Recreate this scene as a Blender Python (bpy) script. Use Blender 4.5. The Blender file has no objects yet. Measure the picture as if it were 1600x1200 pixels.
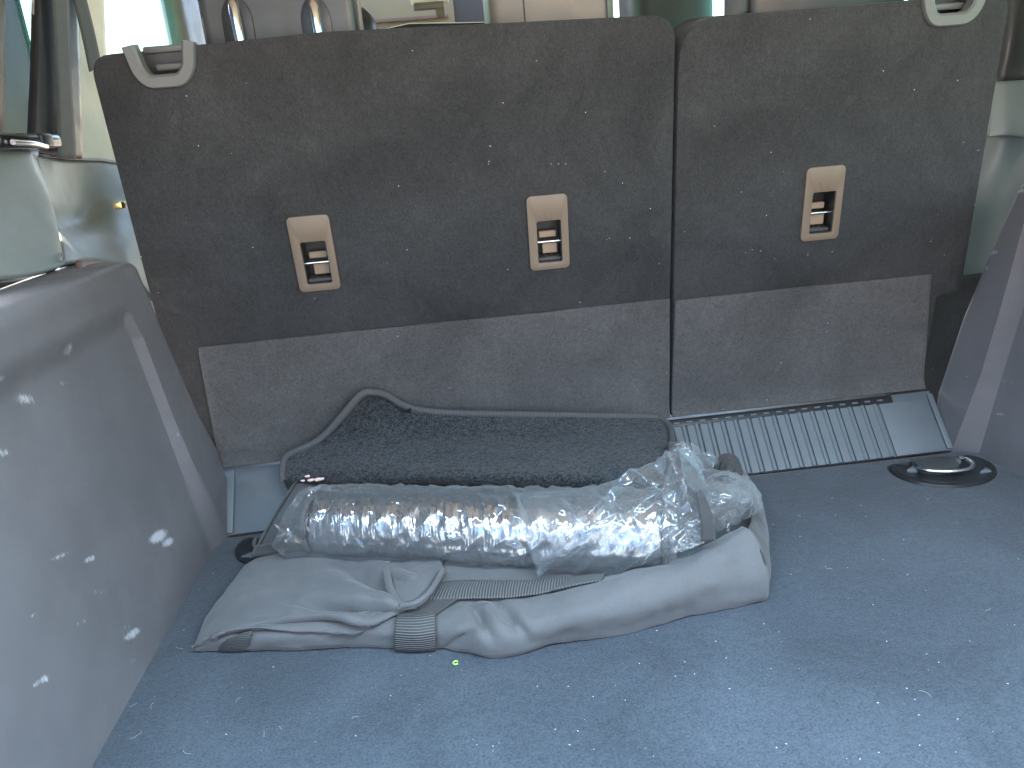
import bpy, bmesh, math, random
import numpy as np
from mathutils import Vector, Matrix, noise
random.seed(7)
rad = math.radians
scn = bpy.context.scene
col = scn.collection

# ------------------------------------------------------------------ camera
FPX, HC = 1180.0, 0.56
PITCH, YAW, ROLL = rad(17.975), rad(3.774), rad(5.0)
cf = np.array([math.sin(YAW)*math.cos(PITCH), math.cos(YAW)*math.cos(PITCH), -math.sin(PITCH)])
cr0 = np.array([math.cos(YAW), -math.sin(YAW), 0.0]); cu0 = np.cross(cr0, cf)
CR = cr0*math.cos(ROLL) - cu0*math.sin(ROLL); CU = cu0*math.cos(ROLL) + cr0*math.sin(ROLL)
CC = np.array([0, 0, HC])
cd = bpy.data.cameras.new('camera'); cam = bpy.data.objects.new('camera', cd); col.objects.link(cam)
cam.matrix_world = Matrix(((CR[0], CU[0], -cf[0], 0), (CR[1], CU[1], -cf[1], 0), (CR[2], CU[2], -cf[2], HC), (0, 0, 0, 1)))
cd.sensor_width = 36; cd.lens = FPX/1600*36; cd.clip_start = 0.01; cd.clip_end = 2000
scn.camera = cam

# ------------------------------------------------------------------ light
SUN_EL, SUN_ROT = 48, -50
w = bpy.data.worlds.new('World'); scn.world = w; w.use_nodes = True
nt = w.node_tree; bg = nt.nodes['Background']
sky = nt.nodes.new('ShaderNodeTexSky'); sky.sky_type = 'NISHITA'; sky.sun_disc = False
sky.sun_elevation = rad(SUN_EL); sky.sun_rotation = rad(SUN_ROT); sky.air_density = 1.0; sky.dust_density = 1.6
nt.links.new(sky.outputs[0], bg.inputs[0]); bg.inputs[1].default_value = 0.14
sl = bpy.data.lights.new('sun', 'SUN'); sun = bpy.data.objects.new('sun', sl); col.objects.link(sun)
sl.energy = 2.4; sl.angle = rad(0.5); sl.color = (1, .92, .8)
sd = Vector((math.sin(rad(SUN_ROT))*math.cos(rad(SUN_EL)), math.cos(rad(SUN_ROT))*math.cos(rad(SUN_EL)), math.sin(rad(SUN_EL))))
sun.rotation_euler = sd.to_track_quat('Z', 'Y').to_euler(); sun.location = (0, 0, 5)
al = bpy.data.lights.new('open_sky_light', 'AREA'); ao = bpy.data.objects.new('open_sky_light', al); col.objects.link(ao)
al.shape = 'RECTANGLE'; al.size = 2.4; al.size_y = .6; al.energy = 30; al.color = (.56, .82, 1.0)
ao.location = (.30, -.12, 1.65); ao.rotation_euler = (Vector((.30, -.12, 1.65))-Vector((.30, .5, 0))).to_track_quat('Z', 'Y').to_euler()
wl = bpy.data.lights.new('warm_bounce_light', 'AREA'); wo = bpy.data.objects.new('warm_bounce_light', wl); col.objects.link(wo)
wl.shape = 'RECTANGLE'; wl.size = .35; wl.size_y = .22; wl.energy = 1.7; wl.color = (1.0, .60, .28)
wo.location = (.75, -.8, 1.0); wo.rotation_euler = (Vector((.75, -.8, 1.0))-Vector((.25, 1.0, .3))).to_track_quat('Z', 'Y').to_euler()
vs = scn.view_settings; vs.view_transform = 'Standard'; vs.look = 'None'; vs.exposure = 2.9; vs.gamma = 1

# ------------------------------------------------------------------ helpers
def ray(px, py): return cf + CR*(px-800)/FPX - CU*(py-600)/FPX
def Z(px, py, z): d = ray(px, py); return CC + d*((z-HC)/d[2])
def onp(px, py, p0, n):
    d = ray(px, py); n = np.array(n, float); return CC + d*(np.dot(np.array(p0)-CC, n)/np.dot(d, n))
def X(px, py, x): return onp(px, py, (x, 0, 0), (1, 0, 0))
def Yp(px, py, y): return onp(px, py, (0, y, 0), (0, 1, 0))
LEAN = rad(7.28); YF = 1.103; YS = YF+.09
SN = np.array([0, -math.cos(LEAN), -math.sin(LEAN)])       # seat normal towards the load bay
SU = np.array([0, -math.sin(LEAN), math.cos(LEAN)])
S0 = np.array([0, YS*math.cos(LEAN)**2, YS*math.cos(LEAN)*math.sin(LEAN)])*0 + np.array([0, YS, 0])
def sp(x, s, o=0.0): return S0 + np.array([x, 0, 0]) + SU*s + SN*o
def sxy(px, py, o=0.0):
    p = onp(px, py, S0+SN*o, SN); q = p-S0-SN*o
    return (p[0], float(np.dot(q, SU)))

def root_of(o):
    while o.parent: o = o.parent
    return o
def tag(o, label=None, cat=None, group=None, kind=None):
    if label: o['label'] = label
    if cat: o['category'] = cat
    if group: o['group'] = group
    if kind: o['kind'] = kind
    return o
def thing(name, loc, label, cat, group=None):
    o = bpy.data.objects.new(name, None); col.objects.link(o); o.location = loc; o.empty_display_size = .05
    return tag(o, label, cat, group)
def finish(name, me, mat, parent, smooth):
    if mat: me.materials.append(mat)
    if smooth:
        for p in me.polygons: p.use_smooth = True
        if smooth != True: me.set_sharp_from_angle(angle=rad(smooth))
    o = bpy.data.objects.new(name, me); col.objects.link(o)
    if parent:
        o.parent = parent
        L = root_of(parent).location
        me.transform(Matrix.Translation(-L))
    return o
def mk(name, verts, faces, mat, parent=None, smooth=True, uv=None, thick=0, off=-1, sub=0, bevel=0):
    me = bpy.data.meshes.new(name); me.from_pydata([tuple(map(float, v)) for v in verts], [], faces)
    if uv is not None:
        l = me.uv_layers.new(name='UVMap')
        for lp in me.loops: l.data[lp.index].uv = uv[lp.vertex_index]
    o = finish(name, me, mat, parent, smooth)
    if thick:
        m = o.modifiers.new('s', 'SOLIDIFY'); m.thickness = thick; m.offset = off
    if bevel:
        m = o.modifiers.new('b', 'BEVEL'); m.width = bevel; m.segments = 3; m.limit_method = 'ANGLE'; m.angle_limit = rad(35)
    if sub:
        m = o.modifiers.new('d', 'SUBSURF'); m.levels = sub; m.render_levels = sub
    return o
def from_bm(name, bm, mat, parent=None, smooth=40):
    me = bpy.data.meshes.new(name); bm.normal_update(); bm.to_mesh(me); bm.free()
    return finish(name, me, mat, parent, smooth)
def frame(origin, ax, ay, az):
    ax, ay, az = [np.array(a, float)/np.linalg.norm(a) for a in (ax, ay, az)]
    M = Matrix.Identity(4)
    for i in range(3): M[i][0] = ax[i]; M[i][1] = ay[i]; M[i][2] = az[i]; M[i][3] = origin[i]
    return M
def box_bm(x0, x1, y0, y1, z0, z1, bev=0, seg=3, bm=None):
    b = bmesh.new()
    r = bmesh.ops.create_cube(b, size=1)
    for v in b.verts: v.co = Vector(((x0+x1)/2+v.co.x*(x1-x0), (y0+y1)/2+v.co.y*(y1-y0), (z0+z1)/2+v.co.z*(z1-z0)))
    if bev: bmesh.ops.bevel(b, geom=b.edges[:], offset=bev, segments=seg, affect='EDGES', profile=.5)
    return b
def rr(w_, h_, r, cx=0, cy=0, n=5):      # rounded rectangle outline, ccw; r scalar or 4 (bl,br,tr,tl)
    if not hasattr(r, '__len__'): r = [r]*4
    out = []
    for k, (sx, sy) in enumerate(((-1, -1), (1, -1), (1, 1), (-1, 1))):
        a0 = math.pi + k*math.pi/2; c = (cx+sx*(w_/2-r[k]), cy+sy*(h_/2-r[k]))
        for i in range(n+1):
            a = a0 + i/n*math.pi/2; out.append((c[0]+r[k]*math.cos(a), c[1]+r[k]*math.sin(a)))
    return out
def prism_bm(outline, d0, d1, bev=0, seg=3, holes=()):
    """outline in local xy, from z=d0 (back) to d1 (front); front perimeter bevelled; holes go through"""
    b = bmesh.new()
    def loop(pts, z):
        vs_ = [b.verts.new((p[0], p[1], z)) for p in pts]
        return vs_, [b.edges.new((vs_[i], vs_[(i+1) % len(vs_)])) for i in range(len(vs_))]
    ov, oe = loop(outline, d1); allv = [ov]; E_ = list(oe)
    for h in holes:
        hv, he = loop(h, d1); allv.append(hv); E_ += he
    bmesh.ops.triangle_fill(b, edges=E_, use_beauty=True)
    ff = b.faces[:]
    for f in ff:
        f.normal_update()
        if f.normal.z < 0: f.normal_flip()
    sides = []
    for k, vs_ in enumerate(allv):
        bk = [b.verts.new((v.co.x, v.co.y, d0)) for v in vs_]
        n = len(vs_)
        for i in range(n):
            j = (i+1) % n
            sides.append(b.faces.new((vs_[i], bk[i], bk[j], vs_[j])))
    bmesh.ops.recalc_face_normals(b, faces=b.faces[:])
    if bev:
        es = [e for e in b.edges if len(e.link_faces) == 2 and abs(e.verts[0].co.z-d1) < 1e-7 and abs(e.verts[1].co.z-d1) < 1e-7
              and any(abs(f.normal.z) < .5 for f in e.link_faces)]
        bmesh.ops.bevel(b, geom=es, offset=bev, segments=seg, affect='EDGES', profile=.5, clamp_overlap=True)
    return b
def place(bm, M): bmesh.ops.transform(bm, matrix=M, verts=bm.verts[:]); return bm
def cat(pts, n):
    p = np.array(pts, float); m = len(p)
    if m == 2: t = np.linspace(0, 1, n)[:, None]; return p[0]*(1-t)+p[1]*t
    P = np.vstack([2*p[0]-p[1], p, 2*p[-1]-p[-2]])
    t = np.linspace(0, m-1-1e-9, n); i = t.astype(int); f = (t-i)[:, None]
    a, b_, c, d = P[i], P[i+1], P[i+2], P[i+3]
    return .5*((2*b_)+(-a+c)*f+(2*a-5*b_+4*c-d)*f**2+(-a+3*b_-3*c+d)*f**3)
def loft_pts(rows, nu, nv, px=True):
    R = []
    for r in rows:
        pts = [Z(*q) for q in r] if px else [np.array(q, float) for q in r]
        R.append(cat(pts, nu))
    R = np.array(R)
    return np.array([cat(R[:, i], nv) for i in range(nu)]).transpose(1, 0, 2)   # nv,nu,3
def grid_normals(G):
    du = np.gradient(G, axis=1); dv = np.gradient(G, axis=0)
    n = np.cross(du, dv); return n/(np.linalg.norm(n, axis=2, keepdims=True)+1e-12)
def grid_faces(nv, nu, closed=False):
    f = []
    for j in range(nv-1):
        for i in range(nu if closed else nu-1):
            k = (i+1) % nu
            f.append((j*nu+i, j*nu+k, (j+1)*nu+k, (j+1)*nu+i))
    return f
def grid_uv(G):
    nv, nu, _ = G.shape
    u = np.concatenate([np.zeros((nv, 1)), np.cumsum(np.linalg.norm(np.diff(G, axis=1), axis=2), axis=1)], 1)
    v = np.concatenate([np.zeros((1, nu)), np.cumsum(np.linalg.norm(np.diff(G, axis=0), axis=2), axis=0)], 0)
    v = np.repeat(v.mean(1)[:, None], nu, 1); u = np.repeat(u.mean(0)[None], nv, 0)
    return np.stack([u, v], 2).reshape(-1, 2)
def fbm(G, s, oct_=3, seed=0, aniso=(1, 1, 1)):
    o = np.zeros(G.shape[:2]); A = np.array(aniso)
    for j in range(G.shape[0]):
        for i in range(G.shape[1]):
            o[j, i] = noise.fractal(Vector(G[j, i]*s*A)+Vector((seed*7.3, seed*3.1, seed)), 1.0, 2.0, oct_)
    return o
def ridged(G, s, seed=0, aniso=(1, 1, 1), p=1.0):     # crumple: sharp creases along voronoi cell edges
    o = np.zeros(G.shape[:2]); A = np.array(aniso)
    for j in range(G.shape[0]):
        for i in range(G.shape[1]):
            q = Vector(G[j, i]*s*A)+Vector((seed*7.3, seed*3.1, seed))
            q = q + noise.noise_vector(q*.7)*.5
            d = noise.voronoi(q)[0]
            o[j, i] = (d[1]-d[0])**p
    return o
def sheet(name, rows, mat, parent, nu=60, nv=40, thick=.002, px=True, disp=None, off=-1):
    G = loft_pts(rows, nu, nv, px)
    if disp is not None:
        N = grid_normals(G)
        if N[..., 2].mean() < 0: N = -N
        G = G + N*disp(G)[..., None]
    F_ = grid_faces(nv, nu)
    n0 = np.cross(G[nv//2, nu//2+1]-G[nv//2, nu//2], G[nv//2+1, nu//2]-G[nv//2, nu//2])
    if np.dot(n0, CC-G[nv//2, nu//2]) < 0: F_ = [f[::-1] for f in F_]
    return mk(name, G.reshape(-1, 3), F_, mat, parent, True, grid_uv(G), thick, off)
def tube_pts(path, r, n=10, closed=False, rx=None):
    P = np.array(path, float); T = np.gradient(P, axis=0); T /= np.linalg.norm(T, axis=1, keepdims=True)
    up = np.array([0, 0, 1.0]); v = []; m = len(P)
    rr_ = r if hasattr(r, '__len__') else [r]*m
    for k in range(m):
        a = np.cross(T[k], up); 
        if np.linalg.norm(a) < 1e-3: a = np.array([1.0, 0, 0])
        a /= np.linalg.norm(a); b = np.cross(a, T[k])
        for i in range(n):
            t = 2*math.pi*i/n; v.append(P[k]+a*rr_[k]*math.cos(t)*(rx or 1)+b*rr_[k]*math.sin(t))
    f = []
    for k in range(m-1):
        for i in range(n):
            j = (i+1) % n; f.append((k*n+i, k*n+j, (k+1)*n+j, (k+1)*n+i))
    f.append(tuple(range(n))[::-1]); f.append(tuple(range((m-1)*n, m*n)))
    return v, f
def tube(name, path, r, mat, parent=None, n=10, res=0, rx=None):
    if res: path = cat(path, res)
    v, f = tube_pts(path, r, n, rx=rx); 
    uv = []
    P = np.array(path); L = np.concatenate([[0], np.cumsum(np.linalg.norm(np.diff(P, axis=0), axis=1))])
    for k in range(len(P)):
        for i in range(n): uv.append((L[k], i/n*.03))
    return mk(name, v, f, mat, parent, 50, uv)

# ------------------------------------------------------------------ materials
class M:
    def __init__(s, name):
        s.m = bpy.data.materials.new(name); s.m.use_nodes = True; s.t = s.m.node_tree; s.p = s.t.nodes['Principled BSDF']
        s.tc = s.t.nodes.new('ShaderNodeTexCoord')
    def n(s, k, **kw):
        x = s.t.nodes.new(k)
        for a, b in kw.items(): setattr(x, a, b)
        return x
    def l(s, a, b): s.t.links.new(a, b)
    def noise(s, scale, detail=3, rough=.55, co='Object', sc3=None, dist=0):
        x = s.n('ShaderNodeTexNoise'); x.inputs['Scale'].default_value = scale; x.inputs['Detail'].default_value = detail; x.inputs['Roughness'].default_value = rough
        x.inputs['Distortion'].default_value = dist
        src = s.tc.outputs[co]
        if sc3:
            mp = s.n('ShaderNodeMapping'); mp.inputs['Scale'].default_value = sc3; s.l(src, mp.inputs[0]); src = mp.outputs[0]
        s.l(src, x.inputs['Vector']); return x.outputs['Fac']
    def ramp(s, fac, stops):
        r = s.n('ShaderNodeValToRGB'); e = r.color_ramp.elements
        while len(e) < len(stops): e.new(.5)
        for k, (p, c) in enumerate(stops):
            e[k].position = p; e[k].color = (c, c, c, 1) if not hasattr(c, '__len__') else (*c, 1)
        s.l(fac, r.inputs[0]); return r.outputs[0]
    def mix(s, fac, a, b, mode='MIX'):
        x = s.n('ShaderNodeMix', data_type='RGBA', blend_type=mode)
        for v, i in ((fac, 0), (a, 6), (b, 7)):
            if hasattr(v, 'is_linked') or hasattr(v, 'links'): s.l(v, x.inputs[i])
            else: x.inputs[i].default_value = v if i == 0 else (*v, 1)
        return x.outputs[2]
    def math(s, op, a, b=0.0):
        x = s.n('ShaderNodeMath', operation=op)
        for v, i in ((a, 0), (b, 1)):
            if hasattr(v, 'links'): s.l(v, x.inputs[i])
            else: x.inputs[i].default_value = v
        return x.outputs[0]
    def bump(s, h, strength, dist=.001, chain=None):
        b = s.n('ShaderNodeBump'); b.inputs['Strength'].default_value = strength; b.inputs['Distance'].default_value = dist
        s.l(h, b.inputs['Height'])
        if chain: s.l(chain, b.inputs['Normal'])
        return b.outputs[0]
    def base(s, c):
        if hasattr(c, 'links'): s.l(c, s.p.inputs['Base Color'])
        else: s.p.inputs['Base Color'].default_value = (*c, 1)
    def set(s, **k):
        for a, v in k.items():
            i = s.p.inputs[a.replace('_', ' ')]
            if hasattr(v, 'links'): s.l(v, i)
            else: i.default_value = v
        return s
def plastic(name, c, rough=.5, grain=1, scuff=False, var=.12, spec=.5):
    m = M(name)
    n1 = m.noise(7, 4); v = m.ramp(n1, [(.3, 1-var), (.7, 1+var)])
    cc = m.mix(1.0, c, v, 'MULTIPLY')
    rgh = m.ramp(m.noise(23, 5), [(.3, max(.05, rough-.1)), (.7, rough+.08)])
    nb = m.bump(m.noise(900, 2), .12*grain, .0006)
    nb = m.bump(m.noise(14, 2), .25*grain, .002, nb)
    if scuff:
        at = m.n('ShaderNodeAttribute', attribute_name='scuff')
        nf = m.noise(170, 6, .75, sc3=(1, 1.7, .55), dist=.6); nf2 = m.noise(22, 4, .6)
        f = m.math('SUBTRACT', m.math('MULTIPLY', at.outputs['Fac'], 1.5), m.math('MULTIPLY', nf, 1.95))
        f = m.ramp(f, [(.02, 0), (.55, .9)])
        faint = m.ramp(m.noise(60, 6, .7, dist=2), [(.60, 0), (.78, .10)])
        cc = m.mix(faint, cc, (.42, .42, .43)); cc = m.mix(f, cc, (.52, .52, .54))
    m.base(cc); m.set(Roughness=rgh, Normal=nb); m.p.inputs['Specular IOR Level'].default_value = spec
    return m.m
def carpet(name, dark, light, fine=420, lint=0.0, smudge=.35, bumpd=.0016, aniso=None, worn=(.3, .3, .32), lo=.36):
    m = M(name)
    f = m.noise(fine, 3, .7, sc3=aniso); f2 = m.noise(fine*.33, 3, .6, sc3=aniso)
    fac = m.math('ADD', m.math('MULTIPLY', f, .72), m.math('MULTIPLY', f2, .28))
    c = m.mix(m.ramp(fac, [(lo, 0), (1-lo, 1)]), dark, light)
    big = m.ramp(m.noise(5.5, 5, .6, dist=.6), [(.3, 1-smudge), (.72, 1+smudge)])
    c = m.mix(1, c, big, 'MULTIPLY')
    c = m.mix(m.ramp(m.noise(15, 6, .7, dist=1), [(.60, 0), (.82, .10)]), c, worn)
    if lint:
        v = m.n('ShaderNodeTexVoronoi'); v.inputs['Scale'].default_value = 95; m.l(m.tc.outputs['Object'], v.inputs['Vector'])
        sel = m.n('ShaderNodeSeparateColor'); m.l(v.outputs['Color'], sel.inputs[0])
        a = m.math('LESS_THAN', v.outputs['Distance'], .07); b = m.math('LESS_THAN', sel.outputs[0], lint)
        c = m.mix(m.math('MULTIPLY', a, b), c, (.5, .5, .52))
    m.base(c); nb = m.bump(fac, .9, bumpd); nb = m.bump(m.noise(30, 3), .3, .004, nb)
    m.set(Roughness=.95, Normal=nb); m.p.inputs['Specular IOR Level'].default_value = .12
    m.p.inputs['Sheen Weight'].default_value = .12; m.p.inputs['Sheen Roughness'].default_value = .5
    return m.m
def webbing(name, c, period=.0028, along='U', depth=1.0, light=1.6):
    m = M(name)
    sx = m.n('ShaderNodeSeparateXYZ'); m.l(m.tc.outputs['UV'], sx.inputs[0])
    s_ = sx.outputs[0 if along == 'U' else 1]
    w_ = m.math('SINE', m.math('MULTIPLY', s_, 2*math.pi/period)); w_ = m.math('ADD', m.math('MULTIPLY', w_, .5), .5)
    c2 = m.mix(w_, tuple(x*.35 for x in c), tuple(x*light for x in c))
    c2 = m.mix(.25, c2, m.mix(m.noise(900, 2), (0, 0, 0), c))
    m.base(c2); m.set(Roughness=.7, Normal=m.bump(w_, .8*depth, .0012)); return m.m
def cloth(name, c, fine=1400, var=.14):
    m = M(name)
    v = m.ramp(m.noise(9, 4), [(.3, 1-var), (.7, 1+var)]); f = m.noise(fine, 2)
    cc = m.mix(1, m.mix(1, c, v, 'MULTIPLY'), m.ramp(f, [(.3, .8), (.7, 1.2)]), 'MULTIPLY')
    m.base(cc); nb = m.bump(f, .35, .0007); nb = m.bump(m.noise(45, 3, .5), .22, .006, nb)
    m.set(Roughness=.8, Normal=nb); m.p.inputs['Specular IOR Level'].default_value = .3
    m.p.inputs['Sheen Weight'].default_value = .15
    return m.m

MT = {}
MT['floor'] = carpet('floor_carpet', (.029, .0355, .045), (.066, .080, .100), 380, .10, .25)
MT['seatcarpet'] = carpet('seat_carpet', (.030, .0305, .0305), (.050, .0505, .0505), 420, .05, .32, aniso=(1, 1, .7))
MT['flap'] = carpet('flap_carpet', (.060, .059, .058), (.108, .107, .105), 420, .04, .22)
MT['mat'] = carpet('mat_pile', (.008, .009, .010), (.070, .074, .078), 420, .03, .12, .005, worn=(.12, .12, .13), lo=.41)
MT['wall'] = plastic('wall_plastic', (.138, .130, .134), .5, 1.2, True)
MT['trim'] = plastic('trim_plastic', (.145, .15, .145), .5, 1)
MT['plate'] = plastic('plate_plastic', (.105, .122, .135), .55, .8)
MT['cream'] = plastic('cream_trim', (.78, .80, .70), .6, .5)
MT['beige'] = plastic('beige_panel', (.25, .205, .12), .6, .5)
MT['upper'] = plastic('upper_trim_plastic', (.195, .22, .21), .5, 1)
MT['dark'] = plastic('dark_plastic', (.018, .018, .02), .4, .6)
MT['gloss'] = plastic('gloss_black_plastic', (.012, .012, .014), .18, .2)
MT['bezel'] = plastic('beige_grey_plastic', (.165, .124, .085), .42, .5, var=.08)
MT['handle'] = plastic('grey_handle_plastic', (.13, .135, .13), .4, .5, var=.06)
MT['tan'] = plastic('tan_insert', (.30, .225, .155), .5, .4)
MT['vinyl'] = plastic('dark_vinyl', (.055, .058, .06), .42, 1.4)
MT['leather'] = plastic('grey_leather', (.14, .125, .105), .45, 1.5)
MT['brown'] = plastic('brown_insert', (.20, .13, .11), .6, .5)
MT['belt'] = webbing('belt_webbing', (.105, .125, .125), .004, 'U', .5, 1.15)
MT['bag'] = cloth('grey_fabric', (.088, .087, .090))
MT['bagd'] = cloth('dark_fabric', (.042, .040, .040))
MT['web'] = webbing('ribbed_webbing', (.075, .074, .074), .0034, 'V', 1.0, 1.5)
MT['webu'] = webbing('ribbed_webbing_across', (.09, .089, .09), .0034, 'U', 1.0, 1.4)
MT['bind'] = webbing('overlock_binding', (.115, .112, .112), .0022, 'U', .9, 1.3)
def metal(name, c, r):
    m = M(name); m.base(c); m.set(Metallic=1.0, Roughness=r); return m.m
MT['chrome'] = metal('chrome', (.9, .9, .9), .08); MT['steel'] = metal('steel_bar', (.75, .75, .75), .25); MT['brass'] = metal('brass', (.9, .65, .25), .3)
def foil():
    m = M('silver_foil'); m.base((.44, .44, .455))
    n1 = m.noise(48, 3, .5, sc3=(3.4, .7, .7), dist=.5); n2 = m.noise(330, 2, .5)
    nb = m.bump(n1, .34, .006); nb = m.bump(n2, .18, .0008, nb)
    m.set(Metallic=1.0, Roughness=.19, Normal=nb); return m.m
MT['foil'] = foil()
def film():
    m = M('clear_plastic_film'); t = m.t
    out = t.nodes['Material Output']; t.nodes.remove(m.p)
    tr = m.n('ShaderNodeBsdfTransparent'); tr.inputs[0].default_value = (.96, .97, .98, 1)
    gl = m.n('ShaderNodeBsdfGlossy'); gl.inputs['Roughness'].default_value = .045; gl.inputs[0].default_value = (1, 1, 1, 1)
    df = m.n('ShaderNodeBsdfTranslucent'); df.inputs[0].default_value = (.8, .84, .87, 1)
    d2 = m.n('ShaderNodeBsdfDiffuse'); d2.inputs[0].default_value = (.8, .84, .87, 1)
    nb = m.bump(m.noise(38, 3, .5, dist=1.2), .16, .006)
    for x in (gl, df, d2): m.l(nb, x.inputs['Normal'])
    lw = m.n('ShaderNodeLayerWeight'); lw.inputs[0].default_value = .32; m.l(nb, lw.inputs['Normal'])
    a = m.n('ShaderNodeMixShader'); m.l(tr.outputs[0], a.inputs[1]); m.l(gl.outputs[0], a.inputs[2])
    f = m.math('ADD', m.math('MULTIPLY', lw.outputs['Fresnel'], .75), .05); m.l(f, a.inputs[0])
    dd = m.n('ShaderNodeMixShader'); dd.inputs[0].default_value = .5; m.l(df.outputs[0], dd.inputs[1]); m.l(d2.outputs[0], dd.inputs[2])
    b = m.n('ShaderNodeMixShader'); m.l(a.outputs[0], b.inputs[1]); m.l(dd.outputs[0], b.inputs[2])
    lw2 = m.n('ShaderNodeLayerWeight'); lw2.inputs[0].default_value = .5
    g = m.math('ADD', m.math('MULTIPLY', lw2.outputs['Facing'], .20), .035); m.l(g, b.inputs[0])
    m.l(b.outputs[0], out.inputs[0]); return m.m
MT['film'] = film()
def tint(name, c):
    m = M(name); t = m.t; out = t.nodes['Material Output']; t.nodes.remove(m.p)
    tr = m.n('ShaderNodeBsdfTransparent'); tr.inputs[0].default_value = (*c, 1)
    gl = m.n('ShaderNodeBsdfGlossy'); gl.inputs['Roughness'].default_value = .03
    lw = m.n('ShaderNodeLayerWeight'); lw.inputs[0].default_value = .25
    a = m.n('ShaderNodeMixShader'); m.l(m.math('MULTIPLY', lw.outputs['Fresnel'], .5), a.inputs[0]); m.l(tr.outputs[0], a.inputs[1]); m.l(gl.outputs[0], a.inputs[2])
    m.l(a.outputs[0], out.inputs[0]); return m.m
MT['glass'] = tint('green_tinted_glass', (.66, .92, .80)); MT['privacy'] = tint('privacy_glass', (.17, .19, .195))
gm = M('driveway_ground'); gm.base(gm.mix(gm.noise(.8, 5), (.36, .28, .20), (.50, .40, .30))); gm.set(Roughness=.9); MT['ground'] = gm.m
hm = M('headliner_cloth'); hm.base((.62, .53, .42)); hm.set(Roughness=.9, Normal=hm.bump(hm.noise(700, 2), .2, .0005)); MT['head'] = hm.m

XL, XR, TL = -.41, .836, .05          # floor edges of the two side trims, lean of the trims
# ------------------------------------------------------------------ ground outside and car shell
tag(mk('ground', [(-60, -60, -.78), (60, -60, -.78), (60, 60, -.78), (-60, 60, -.78)], [(0, 1, 2, 3)], MT['ground'], None, False), kind='structure')
b = box_bm(-.72, 1.14, .19, 2.35, 1.06, 1.10, .015)
tag(from_bm('headliner', b, MT['head']), kind='structure')
b = box_bm(XL-.10, XR+.10, -.12, YF-.001, -.06, 0.0, .006)
fl = from_bm('cargo_floor', b, MT['floor']); tag(fl, kind='structure')
b = box_bm(-.62, 1.04, YF+.005, 2.5, -.30, -.02)
tag(from_bm('cabin_floor', b, MT['dark']), kind='structure')

# ------------------------------------------------------------------ side trims
SC_L = [  # scuffs on the left trim: (px, py, radius in m, angle deg in picture, stretch, strength)
 (105, 545, .013, 80, 3, .8), (103, 598, .010, 60, 2, .7), (38, 622, .012, 80, 3.5, .85), (50, 628, .008, 80, 2.5, .7), (55, 622, .006, 30, 1, .6), (3, 590, .009, 40, 2, .8),
 (3, 705, .010, 75, 3, .8), (248, 838, .017, 65, 1.1, 1.15), (262, 848, .012, 80, 1.5, 1.05), (240, 825, .009, 80, 2.2, .9), (245, 880, .006, 85, 2, .75), (217, 830, .006, 60, 2, .75),
 (92, 870, .010, 35, 2.4, .85), (102, 864, .007, 30, 2, .85), (142, 872, .009, 65, 2.2, .9), (143, 755, .012, 60, 1.5, .6), (160, 795, .010, 50, 2, .55), (155, 925, .022, 55, 4, .62), (128, 970, .008, 60, 2, .75),
 (205, 990, .014, 65, 2.2, .95), (195, 980, .010, 80, 2, .7), (203, 1035, .014, 80, 9, .62), (62, 1066, .010, 10, 1.7, .9), (70, 1067, .005, 80, 2, .8), (50, 963, .005, 0, 1, .9), (28, 1092, .007, 40, 1, .5),
 (45, 465, .011, 85, 2, .55), (95, 460, .012, 30, 2, .5), (157, 442, .010, 45, 3, .6), (122, 473, .006, 60, 2, .6), (103, 498, .005, 10, 2, .5), (276, 679, .006, 75, 1.6, 1.0), (213, 667, .005, 80, 2, .6), (45, 882, .004, 0, 3, .6), (130, 1085, .012, 40, 2, .45), (60, 440, .014, 5, 4, .55), (140, 432, .014, -20, 4, .55)]
SC_R = [(1588, 296, .008, 10, 2, .95), (1597, 300, .006, 10, 2, .9), (1548, 395, .012, -60, 3, .8), (1545, 385, .006, -60, 2, .7), (1535, 418, .010, -70, 3, .75), (1508, 505, .006, -80, 2, .7), (1550, 525, .010, -60, 2.5, .55),
        (1512, 588, .012, 10, 3, .7), (1545, 532, .006, 60, 2, .7), (1574, 597, .016, -50, 5, .62), (1588, 572, .018, 75, 6, .6), (1562, 648, .008, 10, 1.5, .85), (1553, 548, .005, 0, 1, .8), (1540, 508, .006, 80, 2, .6)]
def scuff_attr(o, P, marks):
    wv = np.array([v.co for v in o.data.vertices]) + np.array(root_of(o).location)
    d = wv-CC; zc = d@cf; px = 800+FPX*(d@CR)/zc; py = 600-FPX*(d@CU)/zc
    a = np.zeros(len(wv))
    for (mx, my, r, ang, st, k) in marks:
        i = np.argmin((px-mx)**2+(py-my)**2); c = wv[i]
        e1 = CR*math.cos(rad(ang))+CU*math.sin(rad(ang)); e2 = -CR*math.sin(rad(ang))+CU*math.cos(rad(ang))
        q = wv-c; r *= .62; u_ = q@e1/(r*st**.5); v_ = q@e2/(r/st**.5); dd = np.sqrt(u_**2+v_**2+(q@cf/(r*4))**2)
        a = np.maximum(a, k*np.clip(1.35-dd, 0, 1))
    at = o.data.attributes.new('scuff', 'FLOAT', 'POINT'); at.data.foreach_set('value', a.astype(np.float32))
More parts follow.
